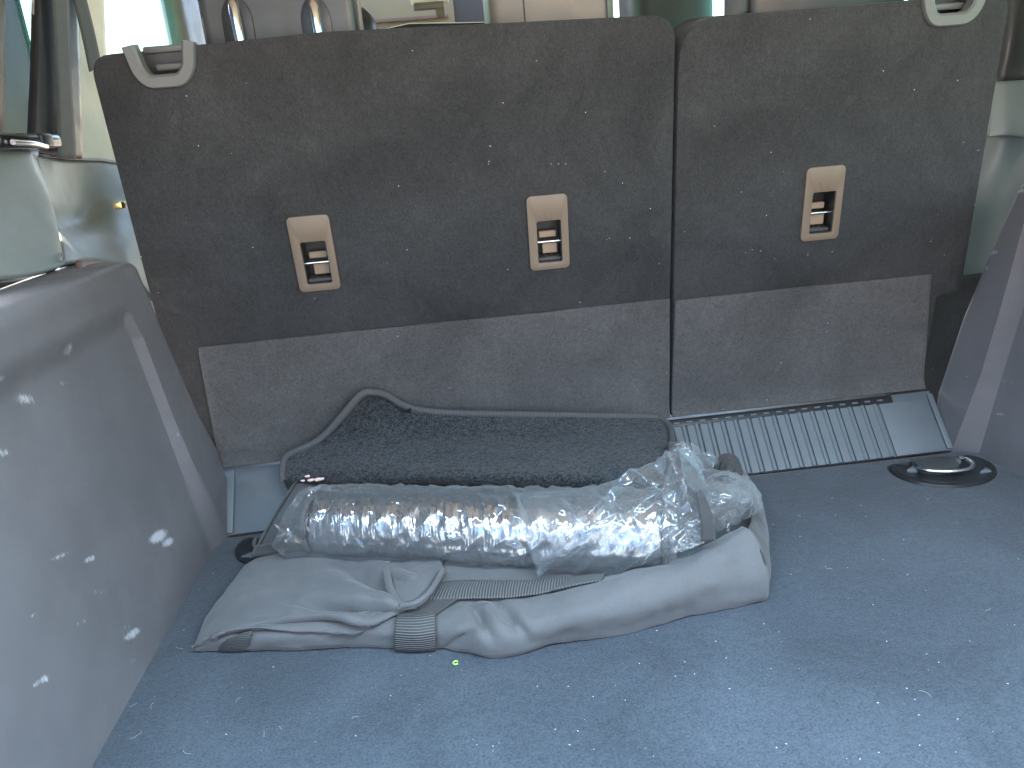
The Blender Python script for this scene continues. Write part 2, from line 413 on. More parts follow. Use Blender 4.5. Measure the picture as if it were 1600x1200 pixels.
def side_trim(sgn, x0, w_, L1, L2, FE, ztop, root, y_rear, marks):
    """load bay side panel: recessed field, bevel strip, proud pillar, rounded top ledge"""
    n = np.array([sgn, 0, -TL])                       # plane: sgn*x - TL*z = |x0|
    def pl(p, off): return onp(p[0], p[1], (x0-sgn*off, 0, 0), n)
    l1 = np.array([pl(p, 0) for p in L1]); l2 = np.array([pl(p, w_) for p in L2]); fe = np.array([pl(p, w_) for p in FE])
    def f(a):
        o = np.argsort(a[:, 2]); zz, yy = a[o, 2], a[o, 1]
        pf = np.polyfit(zz, yy, 1)
        return lambda z: np.interp(z, zz, yy) if zz[0] <= z <= zz[-1] else (yy[0]+(z-zz[0])*pf[0] if z < zz[0] else yy[-1]+(z-zz[-1])*(pf[0] if a is fe else -1.5))
    f1, f2, f3 = f(l1), f(l2), f(fe)
    zs = list(np.linspace(-.01, ztop-.018, 150)); cols = 150
    rows = []
    sm = lambda t: (lambda c: c*c*(3-2*c))(min(1, max(0, t)))
    prof = [(z, 0) for z in zs] + [(ztop-.018+.018*math.sin(a), .018*(1-math.cos(a))) for a in np.linspace(0, math.pi/2, 8)[1:]] + [(ztop, .018+d) for d in (.02, .05, .09, .14)]
    for z, out in prof:
        za = min(z, ztop-.018)
        yf = f3(max(za, .085))
        y1 = min(f1(za), yf-.012); y2 = min(max(f2(za), y1+.004), yf-.006)
        ys = list(np.linspace(y_rear, y1, 130)) + list(np.linspace(y1, y2, 5)[1:]) + list(np.linspace(y2, yf-.008, 14)[1:])
        r = []
        for y in ys:
            k = 0 if y <= y1+1e-9 else (1 if y >= y2-1e-9 else (y-y1)/(y2-y1))
            k = max(k, sm((za-(ztop-.082))/.042)) 
            xx = x0 + sgn*(TL*z) - sgn*w_*k + sgn*out
            r.append((xx, y, z))
        xe, ye = r[-1][0], r[-1][1]
        for a in (30, 60, 90): r.append((xe+sgn*.008*(1-math.cos(rad(a))), ye+.008*math.sin(rad(a)), z))
        r.append((xe+sgn*.06, ye+.012, z)); r.append((xe+sgn*.14, ye+.016, z))
        rows.append(r)
    G = np.array(rows); F_ = grid_faces(G.shape[0], G.shape[1])
    if sgn > 0: F_ = [q[::-1] for q in F_]
    o = mk('side_panel', G.reshape(-1, 3), F_, MT['wall'], root, 38)
    scuff_attr(o, None, marks); return o
lt = thing('side_trim', (XL, .8, 0), 'scuffed dark plastic side trim beside the folded fabric bag', 'trim panel')
side_trim(-1, XL, .014, [(183, 490), (205, 530), (240, 620), (277, 719), (327, 852)], [(192, 486), (222, 540), (262, 630), (300, 719), (357, 842)],
          [(217, 419), (262, 531), (311, 644), (343, 705), (352, 735)], .447, lt, .25, SC_L)
rt = thing('side_trim', (XR, .9, 0), 'dark plastic side trim with pale bevel beside the tie-down ring', 'trim panel')
side_trim(1, XR, .034, [(1530, 709), (1565, 590), (1600, 478), (1640, 340)], [(1487, 704), (1545, 552), (1600, 410), (1640, 300)],
          [(1592, 288), (1536, 415), (1502, 497), (1466, 606)], .440, rt, .25, SC_R)

# upper quarter trim, left: lower pad, seam, pillar, glass, belt
uq = thing('quarter_trim', (-.55, 1.0, .45), 'grey upper quarter trim with pocket above the scuffed side panel', 'trim panel')
def patch(name, pxs, x, mat, parent, thick=.01, nu=20, nv=20, bulge=0):   # pxs rows of pixels on plane x (rows bottom->top)
    rows = [[tuple(X(p[0], p[1], x if len(p) < 3 else p[2])) for p in r] for r in pxs]
    return sheet(name, rows, mat, parent, nu, nv, thick, px=False)
patch('pad', [[(-40, 436, -.50), (40, 430, -.50), (94, 416, -.50), (98, 408, -.505)], [(-40, 400, -.51), (40, 398, -.51), (92, 392, -.51), (96, 388, -.52)], [(-40, 330, -.53), (40, 325, -.53), (78, 322, -.53), (82, 318, -.54)], [(-40, 225, -.545), (40, 232, -.545), (50, 238, -.55), (54, 240, -.56)]], -.55, MT['upper'], uq)
patch('front_pad', [[(100, 410, -.50), (150, 405, -.50), (200, 420, -.48), (240, 470, -.47)], [(95, 375, -.525), (150, 368, -.52), (190, 372, -.50), (225, 390, -.49)], [(85, 345, -.55), (130, 345, -.56), (175, 322, -.54), (215, 330, -.52)], [(74, 310, -.55), (120, 315, -.57), (165, 300, -.56), (215, 300, -.54)], [(54, 243, -.56), (110, 250, -.575), (160, 252, -.575), (215, 262, -.575)]], -.55, MT['upper'], uq, nu=40, nv=40)
patch('ledge_shade_strip', [[(-40, 470, -.505), (60, 452, -.505), (125, 428, -.50)], [(-40, 436, -.515), (60, 428, -.515), (122, 408, -.51)]], -.5, MT['dark'], uq, .004, 10, 4)  # dark strip standing in for the shadow gap under the pad
patch('belt_line', [[(54, 243, -.559), (110, 250, -.572), (160, 252, -.573), (210, 260, -.573)], [(54, 239, -.559), (110, 246, -.572), (160, 248, -.573), (210, 256, -.573)]], -.56, MT['dark'], uq, .006, 12, 3)
patch('pillar_cover', [[(52, 242, -.565), (95, 246, -.565), (130, 248, -.57)], [(58, 100, -.565), (90, 100, -.565), (126, 110, -.57)], [(60, -40, -.565), (88, -40, -.565), (120, -40, -.57)]], -.56, MT['dark'], uq)
patch('window_frame', [[(-6, 240, -.57), (8, 240, -.57)], [(-4, -40, -.57), (10, -40, -.57)]], -.57, MT['trim'], uq, .01, 3, 3)
patch('inner_sill', [[(-40, 240, -.55), (60, 243, -.55)], [(-40, 212, -.58), (62, 226, -.58)]], -.57, MT['dark'], uq, .01, 6, 4)
# insert in the ledge pocket
patch('ledge_insert', [[(124, 424, -.47), (150, 420, -.47), (172, 414, -.465)], [(120, 406, -.49), (150, 406, -.49), (170, 408, -.48)]], -.47, MT['brown'], uq, .006, 8, 4)
qg = thing('quarter_window', (-.59, .95, .62), 'dark tinted quarter window above the grey quarter trim', 'window')
mk('pane', [(-.592, .30, .62), (-.592, 1.30, .60), (-.592, 1.30, 1.05), (-.592, .30, 1.05)], [(0, 1, 2, 3)], MT['privacy'], qg, False, None, .004)
lk = thing('cover_bracket', tuple(X(30, 226, -.54)), 'glossy black cargo cover bracket below the quarter window', 'bracket')
p = X(30, 224, -.54); b = box_bm(-.03, .03, -.10, .055, -.008, .010, .006); place(b, Matrix.Translation(p)); from_bm('bracket', b, MT['gloss'], lk)
tube('chrome_edge', [X(20, 222, -.505), X(50, 224, -.505), X(72, 229, -.51)], .0035, MT['steel'], lk, 8, 10)
b = box_bm(-.012, .012, -.016, .016, -.004, .014, .004); place(b, Matrix.Translation(X(63, 226, -.52))); from_bm('latch', b, MT['dark'], lk)
sb = thing('seat_belt', tuple(X(118, 246, -.555)), 'grey seat belt webbing hanging straight down the dark pillar', 'seat belt')
patch('webbing', [[(92, 247, -.553), (120, 249, -.556)], [(90, 120, -.553), (112, 120, -.556)], [(80, -40, -.553), (106, -40, -.556)]], -.55, MT['belt'], sb, .002, 6, 20)
sb2 = thing('seat_belt', tuple(X(150, 95, -.565)), 'grey seat belt webbing slanting down behind the seat back', 'seat belt')
patch('webbing', [[(141, 112, -.555), (160, 105, -.555)], [(128, 50, -.56), (147, 45, -.56)], [(112, -15, -.565), (132, -15, -.565)]], -.56, MT['belt'], sb2, .002, 6, 10)
cp = thing('pillar_trim', tuple(X(145, 250, -.58)), 'pale cream pillar trim beside the bright side window', 'pillar')
patch('cover', [[(118, 262, -.60), (150, 262, -.60), (200, 262, -.595)], [(122, 150, -.605), (140, 150, -.605), (172, 150, -.60)], [(122, -40, -.61), (140, -40, -.61), (161, -40, -.61)]], -.6, MT['cream'], cp, .015, 12, 12)
# side door with window, left
dl = thing('side_door', (-.66, 1.9, 0), 'side door frame around the bright blown out window', 'door')
b = box_bm(-.70, -.62, 1.45, 2.6, -.1, .70, .02); from_bm('door_panel', b, MT['trim'], dl)
yp_ = X(290, 40, -.64)[1]; b = box_bm(-.70, -.64, yp_, yp_+.6, .70, 1.06, .02); from_bm('front_post', b, MT['trim'], dl)
b = box_bm(-.70, -.64, .25, 2.6, 1.0, 1.06, .02); from_bm('roof_rail', b, MT['cream'], dl)
mk('pane', [(-.665, 1.45, .68), (-.665, 2.5, .68), (-.665, 2.5, 1.02), (-.665, 1.45, 1.02)], [(0, 1, 2, 3)], MT['glass'], dl, False, None, .004)

# upper quarter trim, right
ur = thing('quarter_trim', (.9, 1.1, .2), 'teal lit grey quarter trim beside the narrow seat back', 'trim panel')
patch('gap_shade_sheet', [[(1380, 660, .84), (1500, 660, .86), (1640, 660, .86)], [(1390, 560, .845), (1520, 540, .87), (1640, 520, .87)], [(1420, 440, .86), (1545, 425, .885), (1640, 410, .885)]], .86, MT['seatcarpet'], ur, .01, 20, 30)  # dark sheet added below the pad, its colour stands for shade in the gap
patch('pad', [[(1475, 500, .872), (1540, 455, .90), (1640, 440, .90)], [(1500, 330, .875), (1560, 330, .905), (1640, 330, .905)], [(1540, 225, .88), (1575, 222, .915), (1640, 228, .915)],
              [(1545, 205, .88), (1580, 206, .905), (1640, 212, .905)], [(1550, 128, .90), (1580, 126, .92), (1640, 122, .92)]], .9, MT['upper'], ur, .01, 30, 60)
patch('pillar_cover', [[(1545, 134, .90), (1575, 128, .925), (1640, 120, .925)], [(1560, 60, .90), (1585, 50, .93), (1640, 50, .93)], [(1560, -40, .92), (1590, -40, .95), (1640, -40, .95)]], .92, MT['vinyl'], ur, .01, 20, 12)
b = box_bm(1.0, 1.06, .25, 2.6, 1.0, 1.06, .02)
dr = thing('side_door', (1.03, 1.9, 0), 'side door with window glass behind the narrow seat back', 'door')
from_bm('roof_rail', b, MT['cream'], dr)
b = box_bm(1.02, 1.10, 1.35, 2.6, -.1, .66, .02); from_bm('door_panel', b, MT['trim'], dr)
mk('pane', [(1.05, 1.35, .62), (1.05, 2.4, .62), (1.05, 2.4, 1.02), (1.05, 1.35, 1.02)], [(0, 3, 2, 1)], MT['glass'], dr, False, None, .004)
mk('rear_pane', [(1.05, .35, .55), (1.05, 1.3, .55), (1.05, 1.3, 1.02), (1.05, .35, 1.02)], [(0, 3, 2, 1)], MT['glass'], dr, False, None, .004)

# ------------------------------------------------------------------ sill cover between floor and seats
A_, B_ = np.array([0, YF, .0015]), np.array([0, 1.178, .083])
PD = (B_-A_)/np.linalg.norm(B_-A_); PN = np.array([0, -PD[2], PD[1]]); PLN = np.linalg.norm(B_-A_)
def pp(x, t, o=0): return A_ + PD*(t*PLN) + PN*o + np.array([x, 0, 0])
sill = thing('sill_cover', (.2, YF, 0), 'ribbed grey plastic sill cover sloping up to the seat backs', 'sill cover')
XLI, XRI = -.408, .803
def strip_box(name, x0, x1, t0, t1, o0, o1, mat, parent, bev=.0008):
    Mx = frame(pp(0, 0), (1, 0, 0), PD, PN)
    b = box_bm(x0, x1, t0*PLN, t1*PLN, o0, o1, bev, 2); return from_bm(name, place(b, Mx), mat, parent)
strip_box('base_sheet', XLI, XRI, 0, 1, -.012, 0.0, MT['plate'], sill)
rx0, rx1, NR = -.262, .700, 43
strip_box('end_panel', XLI+.022, rx0-.004, .0, .861, .0003, .0032, MT['plate'], sill, .001)
strip_box('end_panel', rx1+.004, XRI-.012, .0, .861, .0003, .0032, MT['plate'], sill, .001)
strip_box('edge_lip', XLI, XLI+.020, .02, .97, .0003, .0045, MT['plate'], sill, .0015)
strip_box('edge_lip', XRI-.010, XRI, .02, .94, .0003, .0045, MT['plate'], sill, .0015)
pitch = (rx1-rx0)/NR
ribm = None
for k in range(NR):
    x = rx0+k*pitch
    if ribm is None:
        prof = [(0.0016, 0), (0.0016, .0028), (.0026, .0034), (pitch-.0085, .0034), (pitch-.0065, .0058), (pitch-.0025, .0058), (pitch-.0004, .0030), (pitch-.0004, 0)]
        v = [pp(a, .0, o+.0002)-np.array([0, YF, 0]) for a, o in prof] + [pp(a, .86, o+.0002)-np.array([0, YF, 0]) for a, o in prof]
        m_ = len(prof); f_ = [(i, i+m_, (i+1) % m_+m_, (i+1) % m_) for i in range(m_)] + [tuple(range(m_)), tuple(range(m_, 2*m_))[::-1]]
        me = bpy.data.meshes.new('rib'); me.from_pydata([tuple(map(float, q)) for q in v], [], [q[::-1] for q in f_]); me.materials.append(MT['plate']); ribm = me
    o = bpy.data.objects.new('rib', ribm); col.objects.link(o); o.parent = sill; o.location = (x-.2, 0, 0)
strip_box('hinge_strip', rx0-.02, rx1+.03, .862, .985, -.004, .0045, MT['dark'], sill, .001)
slot = None
for k in range(NR+1):
    x = rx0+k*pitch
    b = box_bm(.002, .012, 0.900*PLN, 0.925*PLN, .0048, .0062, .0004, 1)
    if slot is None:
        place(b, frame(pp(0, 0)-np.array([0, YF, 0]), (1, 0, 0), PD, PN)); slot = bpy.data.meshes.new('hinge_slot'); b.to_mesh(slot); slot.materials.append(MT['plate'])
    b.free()
    o = bpy.data.objects.new('hinge_slot', slot); col.objects.link(o); o.parent = sill; o.location = (x-.2, 0, 0)

# ------------------------------------------------------------------ seats
def rpoly(pts, rads, n=6):
    """polygon with rounded corners"""
    out = []; m = len(pts)
    for i in range(m):
        p0, p1, p2 = [np.array(pts[(i+k) % m], float) for k in (-1, 0, 1)]
        r = rads[i]
        if r <= 0: out.append(tuple(p1)); continue
        a = (p0-p1)/np.linalg.norm(p0-p1); c = (p2-p1)/np.linalg.norm(p2-p1)
        for t in np.linspace(0, 1, n+1):
            q = (1-t)**2*(p1+a*r)+2*t*(1-t)*p1+t*t*(p1+c*r); out.append(tuple(q))
    return out
SM = frame(S0, (1, 0, 0), SU, SN)
ANCH = [(( 477+14, 396), 'a'), ((856.5, 363), 'b'), ((1284, 318), 'c')]
def anchor(parent, cx, cs, shade):
    W_, H_ = .0605, .112
    hole = rr(.037, .064, .003, cx+.001, cs-.0135, 3)
    b = prism_bm(rr(W_, H_, .007, cx, cs, 5), -.001, .0042, .0016, 2, [hole]); place(b, SM)
    bz = from_bm('anchor_bezel', b, MT['bezel'], parent, 35)
    hx, hy = cx+.001, cs-.0135
    # pocket walls
    w2, h2, d = .0183, .0318, .034
    vs_ = [(-w2, -h2, 0), (w2, -h2, 0), (w2, h2, 0), (-w2, h2, 0), (-w2*1.05, -h2, -d), (w2*1.05, -h2, -d), (w2*1.05, h2, -d), (-w2*1.05, h2, -d)]
    v = [np.array(SM @ Vector((hx+q[0], hy+q[1], q[2]+.0005))) for q in vs_]
    mk('pocket', v, [(4, 5, 6, 7)[::-1], (0, 1, 5, 4), (1, 2, 6, 5), (2, 3, 7, 6), (3, 0, 4, 7)], MT['dark'], bz, False, None, .001, 1)
    P = lambda x, y, z: np.array(SM @ Vector((hx+x, hy+y, z)))
    tube('anchor_bar', [P(-.0182, -.003, -.010), P(.0182, -.003, -.010)], .0022, MT['steel'], bz, 10)
    b = box_bm(hx-.009, hx+.0145, hy-.0235, hy-.0065, -.024, -.018, .001, 1); from_bm('backing_tab', place(b, SM), MT['tan'], bz)
    b = box_bm(hx-.013, hx+.014, hy+.001, hy+.011, -.026, -.020, .001, 1); from_bm('backing_tab', place(b, SM), MT['tan'], bz)
    b = box_bm(hx-.018, hx+.018, hy-.0316, hy-.026, -.03, -.006, .001, 1); from_bm('pocket_floor', place(b, SM), MT['vinyl'], bz)
    for sx in (-.006, .004):
        b = box_bm(hx+sx-.001, hx+sx+.001, hy-.0262, hy-.0235, -.018, -.012, .0004, 1); from_bm('clip', place(b, SM), MT['dark'], bz)
    # faint moulded child-seat pictogram: two short ridges and a dot
    for (ax, ay, bx_, by_) in ((-.006, .034, -.003, .022), (-.003, .022, .004, .021), (.0035, .030, .0075, .026), (.0075, .026, .0065, .019)):
        q0, q1 = [np.array(SM @ Vector((cx+a, cs+c, .0042))) for a, c in ((ax, ay), (bx_, by_))]
        tube('pictogram_ridge', [q0, q1], .0006, MT['bezel'], bz, 6)
    return bz
def seat_board(root, outline, rads, holes, name='seat_back'):
    b = prism_bm(rpoly(outline, rads), -.085, 0, .013, 4, [])
    # cut pockets with a front opening
    o = from_bm(name, place(b, SM), MT['seatcarpet'], root, 40)
    bm2 = bmesh.new(); bm2.from_mesh(o.data)
    bmesh.ops.holes_fill(bm2, edges=[e for e in bm2.edges if len(e.link_faces) == 1]); bm2.to_mesh(o.data); bm2.free()
    L = root.location
    for h in holes:
        hb = prism_bm(h[0], h[1], .05, 0, 1); bmesh.ops.holes_fill(hb, edges=[e for e in hb.edges if len(e.link_faces) == 1]); place(hb, SM)
        bmesh.ops.translate(hb, vec=-L, verts=hb.verts[:]); bmesh.ops.recalc_face_normals(hb, faces=hb.faces[:])
        me = bpy.data.meshes.new('cut'); hb.to_mesh(me); hb.free()
        c = bpy.data.objects.new('cut', me); col.objects.link(c); c.location = L
        md = o.modifiers.new('c', 'BOOLEAN'); md.object = c; md.operation = 'DIFFERENCE'; md.solver = 'EXACT'
        bpy.context.view_layer.update()
        ev = o.evaluated_get(bpy.context.evaluated_depsgraph_get()); nm = bpy.data.meshes.new_from_object(ev)
        o.modifiers.clear(); old = o.data; o.data = nm; bpy.data.meshes.remove(old); bpy.data.objects.remove(c); bpy.data.meshes.remove(me)
    return o
def hpoly(cx, cs): return rr(.0405, .0675, .002, cx+.001, cs-.0135, 2)
gapx = sxy(1052, 350)[0]
aL1, aL2, aR = sxy(491, 396), sxy(856.5, 363), sxy(1284, 318)
tl, tm = sxy(138, 88), sxy(1058, 22); trr = sxy(1580, -12)
sl_ = thing('rear_bench', (0, YS, .05), 'wide black carpeted rear seat back with two beige anchor plates', 'seat back')
# release handle geometry (seat coords)
def handle(root, c0, w_top, w_bot, h, skew, top_s):
    """U shaped bezel open at the top, flush with the seat's top edge. c0=(x,s) of bottom centre"""
    x, s = c0
    path = [(x-w_top/2+skew, top_s+.006), (x-w_bot/2-.003, s+.013), (x-w_bot/2+.007, s), (x, s), (x+w_bot/2-.012, s), (x+w_bot/2, s+.014), (x+w_top/2, top_s+.006)]
    P = cat(path, 60) if False else np.array(rpath(path, [0, .012, .012, 0, .01, .01, 0]))
    T = np.gradient(P, axis=0); T /= np.linalg.norm(T, axis=1, keepdims=True); Nn = np.stack([-T[:, 1], T[:, 0]], 1)
    prof = [(-.0085, -.002), (-.0085, .004), (-.0065, .0066), (.0055, .0068), (.0085, .004), (.0085, -.012)]
    v = []; m_ = len(prof)
    for k in range(len(P)):
        for a, o in prof: v.append(sp(P[k][0]+Nn[k][0]*a, P[k][1]+Nn[k][1]*a, o))
    f = [(k*m_+i, k*m_+i+1, (k+1)*m_+i+1, (k+1)*m_+i) for k in range(len(P)-1) for i in range(m_-1)]
    f += [tuple(range(m_)), tuple(range((len(P)-1)*m_, len(P)*m_))[::-1]]
    hd = mk('handle_bezel', v, [q[::-1] for q in f], MT['handle'], root, 40)
    b = box_bm(x-w_bot/2-.006, x+w_top/2-.004, s+.002, top_s-.003, -.046, -.040); from_bm('recess', place(b, SM), MT['vinyl'], hd)
    b = box_bm(x-w_bot/2+.012, x+w_top/2-.006, s+.012, s+.021, -.040, -.020, .003, 2); from_bm('lever', place(b, SM), MT['handle'], hd)
    b = box_bm(x-w_top/2+skew+.004, x+w_top/2-.002, top_s-.005, top_s+.004, -.05, -.034, .003, 2); from_bm('top_bar', place(b, SM), MT['handle'], hd)
    return hd
def rpath(pts, rads, n=6):
    out = [pts[0]]
    for i in range(1, len(pts)-1):
        p0, p1, p2 = [np.array(pts[i+k], float) for k in (-1, 0, 1)]; r = rads[i]
        if r <= 0: out.append(tuple(p1)); continue
        la, lc = np.linalg.norm(p0-p1), np.linalg.norm(p2-p1); r = min(r, la*.48, lc*.48)
        a = (p0-p1)/la; c = (p2-p1)/lc
        for t in np.linspace(0, 1, n+1): out.append(tuple((1-t)**2*(p1+a*r)+2*t*(1-t)*p1+t*t*(p1+c*r)))
    out.append(pts[-1]); return out
hL = [sxy(*p) for p in ((203, 80), (228, 128), (298, 125), (297, 75))]
hR = [sxy(*p) for p in ((1447, -15), (1453, 34), (1520, 27), (1527, -20))]
topL = sxy(250, 76)[1]; topR = sxy(1485, -8)[1]
bot = .09
outl = [(-.452, bot), (gapx-.003, bot), (gapx-.003, tm[1]), (sxy(500, 52)[0], sxy(500, 52)[1]+.0015), (tl[0], tl[1])]
pocketL = [(hL[1][0]-.004, hL[1][1]+.003), (hL[2][0]+.002, hL[2][1]+.003), (hL[3][0]+.001, topL+.05), (hL[0][0]+.004, topL+.05)]
seat_board(sl_, outl, [0, .01, .035, 0, .028], [(hpoly(*aL1), -.04), (hpoly(*aL2), -.04), (pocketL, -.045)])
anchor(sl_, *aL1, 0); anchor(sl_, *aL2, 0)
def mkhandle(root, q, top_s):
    x = (q[1][0]+q[2][0])/2; s = (q[1][1]+q[2][1])/2
    return handle(root, (x, s), abs(q[3][0]-q[0][0]), abs(q[2][0]-q[1][0])+.004, 0, (x+abs(q[3][0]-q[0][0])/2) - q[3][0] if False else (q[0][0]+q[3][0])/2-x, top_s)
mkhandle(sl_, hL, topL)
sr_ = thing('rear_bench', (.55, YS, .05), 'narrow black carpeted rear seat back with one beige anchor plate', 'seat back')
outr = [(gapx+.003, bot), (sxy(1462, 470)[0], bot), (sxy(1462, 470)[0], sxy(1462, 462)[1]), (sxy(1500, 458)[0], sxy(1500, 456)[1]), (trr[0], trr[1]), (gapx+.003, sxy(1060, 30)[1])]
pocketR = [(hR[1][0]-.002, hR[1][1]+.003), (hR[2][0]+.002, hR[2][1]+.003), (hR[3][0]+.001, topR+.06), (hR[0][0]+.002, topR+.06)]
seat_board(sr_, outr, [0, 0, .008, .014, .03, .06], [(hpoly(*aR), -.04), (pocketR, -.045)])
anchor(sr_, *aR, 1); mkhandle(sr_, hR, topR)
# lower carpet flaps
def flap(root, x0t, x1t, x0b, x1b, s_top, seed, flare=.02):
    rows = []
    for s, o in ((s_top, .0045), (s_top-.02, .0055), (.20, .005), (.15, .005), (.118, .005), (.106, .007), (.098, .010), (.094, .013)):
        t = (s_top-s)/(s_top-.094); xa, xb = x0t+(x0b-x0t)*t, x1t+(x1b-x1t)*t
        rows.append([tuple(sp(xa+(xb-xa)*k, s, o)) for k in (0, .25, .5, .75, 1)])
    def dp(G): return fbm(G, 9, 2, seed)*.0035 + fbm(G, 26, 2, seed+2)*.0012
    o = sheet('carpet_flap', rows, MT['flap'], root, 90, 60, .0045, px=False, disp=dp)
    return o
f0 = sxy(310, 546, .005); f1 = sxy(1046, 468, .005); f2 = sxy(1455, 429, .005)
flap(sl_, f0[0], gapx-.004, f0[0]-.016, gapx-.002, f1[1], 3)
flap(sr_, gapx+.004, f2[0], gapx+.002, f2[0]+.022, f2[1], 5)
# headrests
def headrest(root, px0, px1, pybot, y, depth, mat, posts, hh=.22, rnd=.03, tilt=0, name='headrest', notch=True):
    a = Yp(px0, pybot[0], y); c = Yp(px1, pybot[1], y)
    zb = min(a[2], c[2]) if pybot[2] is None else pybot[2]
    x0, x1 = a[0], c[0]
    b = box_bm(x0, x1, y, y+depth, zb, zb+hh, rnd, 5)
    o = from_bm(name, b, mat, root, 60)
    return o, zb
yb = sp(0, .7)[1]
hr, zb = headrest(sl_, 318, 562, (70, 58, sp(0, .7)[2]-.003), yb+.05, .11, MT['vinyl'], None, .20, .014)
# sculpted: post wells as dark arches and chrome posts
for pxp in (371, 494):
    q = Yp(pxp, 30, yb+.05); zt = q[2]+.012
    P = []
    arch = [(q[0]-.020, zb-.004), (q[0]-.020, zt+.0), (q[0], zt+.024), (q[0]+.020, zt), (q[0]+.020, zb-.004)]
    ar = prism_bm([(u-q[0], v) for u, v in rpath(arch, [0, .02, .02, .02, 0])], -.001, .0022, .001, 2)
    place(ar, frame((q[0], yb+.0482, 0), (1, 0, 0), (0, 0, 1), (0, -1, 0)))
    from_bm('post_well', ar, MT['dark'], hr)
    tube('headrest_post', [(q[0], yb+.052, zt+.012), (q[0]+.001, yb+.038, zt+.006), (q[0]+.002, yb+.030, zt-.012), (q[0]+.004, yb+.028, zb-.02)], .0072, MT['chrome'], hr, 16, 24)
b = box_bm(hr.data.vertices[0].co.x, 1, 0, 1, 0, 1); b.free()
xr = Yp(563, 40, yb+.05)[0]
tube('piping', [(xr-.001, yb+.056, zb+.004), (xr+.001, yb+.056, zb+.1), (xr, yb+.056, zb+.19)], .0035, MT['leather'], hr, 8, 10)
xl_ = Yp(319, 40, yb+.05)[0]
tube('piping', [(xl_+.006, yb+.055, zb+.002), (xl_-.001, yb+.056, zb+.03), (xl_-.001, yb+.056, zb+.19)], .0022, MT['leather'], hr, 8, 14)
hm_, zc_ = headrest(sl_, 764, 964, (42, 27, sp(0, .69)[2]-.02), yb+.045, .10, MT['leather'], None, .20, .02)
for pxp in (820, 949):
    x = Yp(pxp, 20, yb+.045)[0]; tube('seam', [(x, yb+.0445, zc_+.02), (x-.001, yb+.0442, zc_+.1), (x, yb+.0445, zc_+.18)], .0009, MT['dark'], hm_, 6, 6)
xs = Yp(765, 20, yb+.05)[0]
tube('seam', [(xs+.006, yb+.050, zc_+.055), (xs+.02, yb+.0455, zc_+.085), (xs+.035, yb+.0445, zc_+.1)], .0010, MT['dark'], hm_, 6, 8)
hr2, zr2 = headrest(sr_, 1170, 1420, (-6, -12, sp(0, .69)[2]+.0), yb+.05, .11, MT['dark'], None, .20, .014)
b = box_bm(-.006, .006, -.006, .012, -.004, .006, .002, 2); place(b, Matrix.Translation(X(186, 322, -.452))); from_bm('latch_pin', b, MT['brass'], sl_)

# ------------------------------------------------------------------ front of the cabin, seen above the seat backs
fs = thing('front_seat', (-.35, 1.7, 0), 'black front seat shoulder showing beside the vinyl headrest', 'seat')
b = box_bm(Yp(480, 40, 1.75)[0], Yp(588, 40, 1.75)[0], 1.72, 1.86, .15, Yp(560, 3, 1.75)[2], .05, 5); from_bm('backrest', b, MT['dark'], fs)
fs2 = thing('front_seat', (.55, 1.7, 0), 'dark grey green front seat behind the gap of the rear seats', 'seat')
b = box_bm(Yp(985, 20, 1.75)[0], Yp(1117, 10, 1.75)[0], 1.72, 1.90, .15, 1.0, .05, 5); from_bm('backrest', b, MT['vinyl'], fs2)
ds = thing('dashboard', (.2, 2.25, .5), 'black dashboard hump seen over the wide seat back', 'dashboard')
y = 2.3; pts = [Yp(p[0], p[1], y) for p in ((520, 90), (594, 56), (608, 42), (640, 35), (720, 34), (800, 32), (900, 30), (1000, 25), (1000, 120), (520, 140))]
b = prism_bm([(q[0], q[2]) for q in pts], 0, .3, .01, 2); place(b, frame((0, y+.3, 0), (1, 0, 0), (0, 0, 1), (0, -1, 0))); from_bm('hump', b, MT['seatcarpet'], ds)
hd = thing('windscreen_header', (.1, 2.45, .8), 'cream panel with a dark seam above the dashboard', 'panel')
q0, q1 = Yp(560, 60, 2.62), Yp(705, -30, 2.62)
b = box_bm(q0[0]-.1, q1[0], 2.62, 2.64, q0[2]-.2, q1[2], .004); from_bm('panel', b, MT['beige'], hd)
q0, q1 = Yp(560, 29, 2.62), Yp(700, 24, 2.62)
b = box_bm(q0[0]-.1, q1[0], 2.612, 2.622, q1[2]-.007, q1[2]+.003, .001); from_bm('seam', b, MT['brown'], hd)
b = box_bm(q1[0]-.002, q1[0]+.35, 2.63, 2.66, q1[2]-.3, q1[2]+.25, .004); from_bm('dark_panel', b, MT['vinyl'], hd)
rm = thing('rear_view_mirror', tuple(Yp(672, 8, 2.2)), 'cream and grey rear view mirror hanging above the dashboard', 'mirror')
q = Yp(672, 2, 2.2); b = box_bm(q[0]-.05, q[0]+.05, 2.19, 2.22, q[2]-.006, q[2]+.03, .006); from_bm('housing', b, MT['cream'], rm)
b = box_bm(q[0]-.045, q[0]+.035, 2.18, 2.195, q[2]-.022, q[2]-.004, .004); from_bm('glass_face', b, MT['handle'], rm)
q = Yp(688, 20, 2.2); b = box_bm(q[0]-.012, q[0]+.012, 2.18, 2.20, q[2]-.012, q[2]+.012, .005); from_bm('stalk', b, MT['leather'], rm)

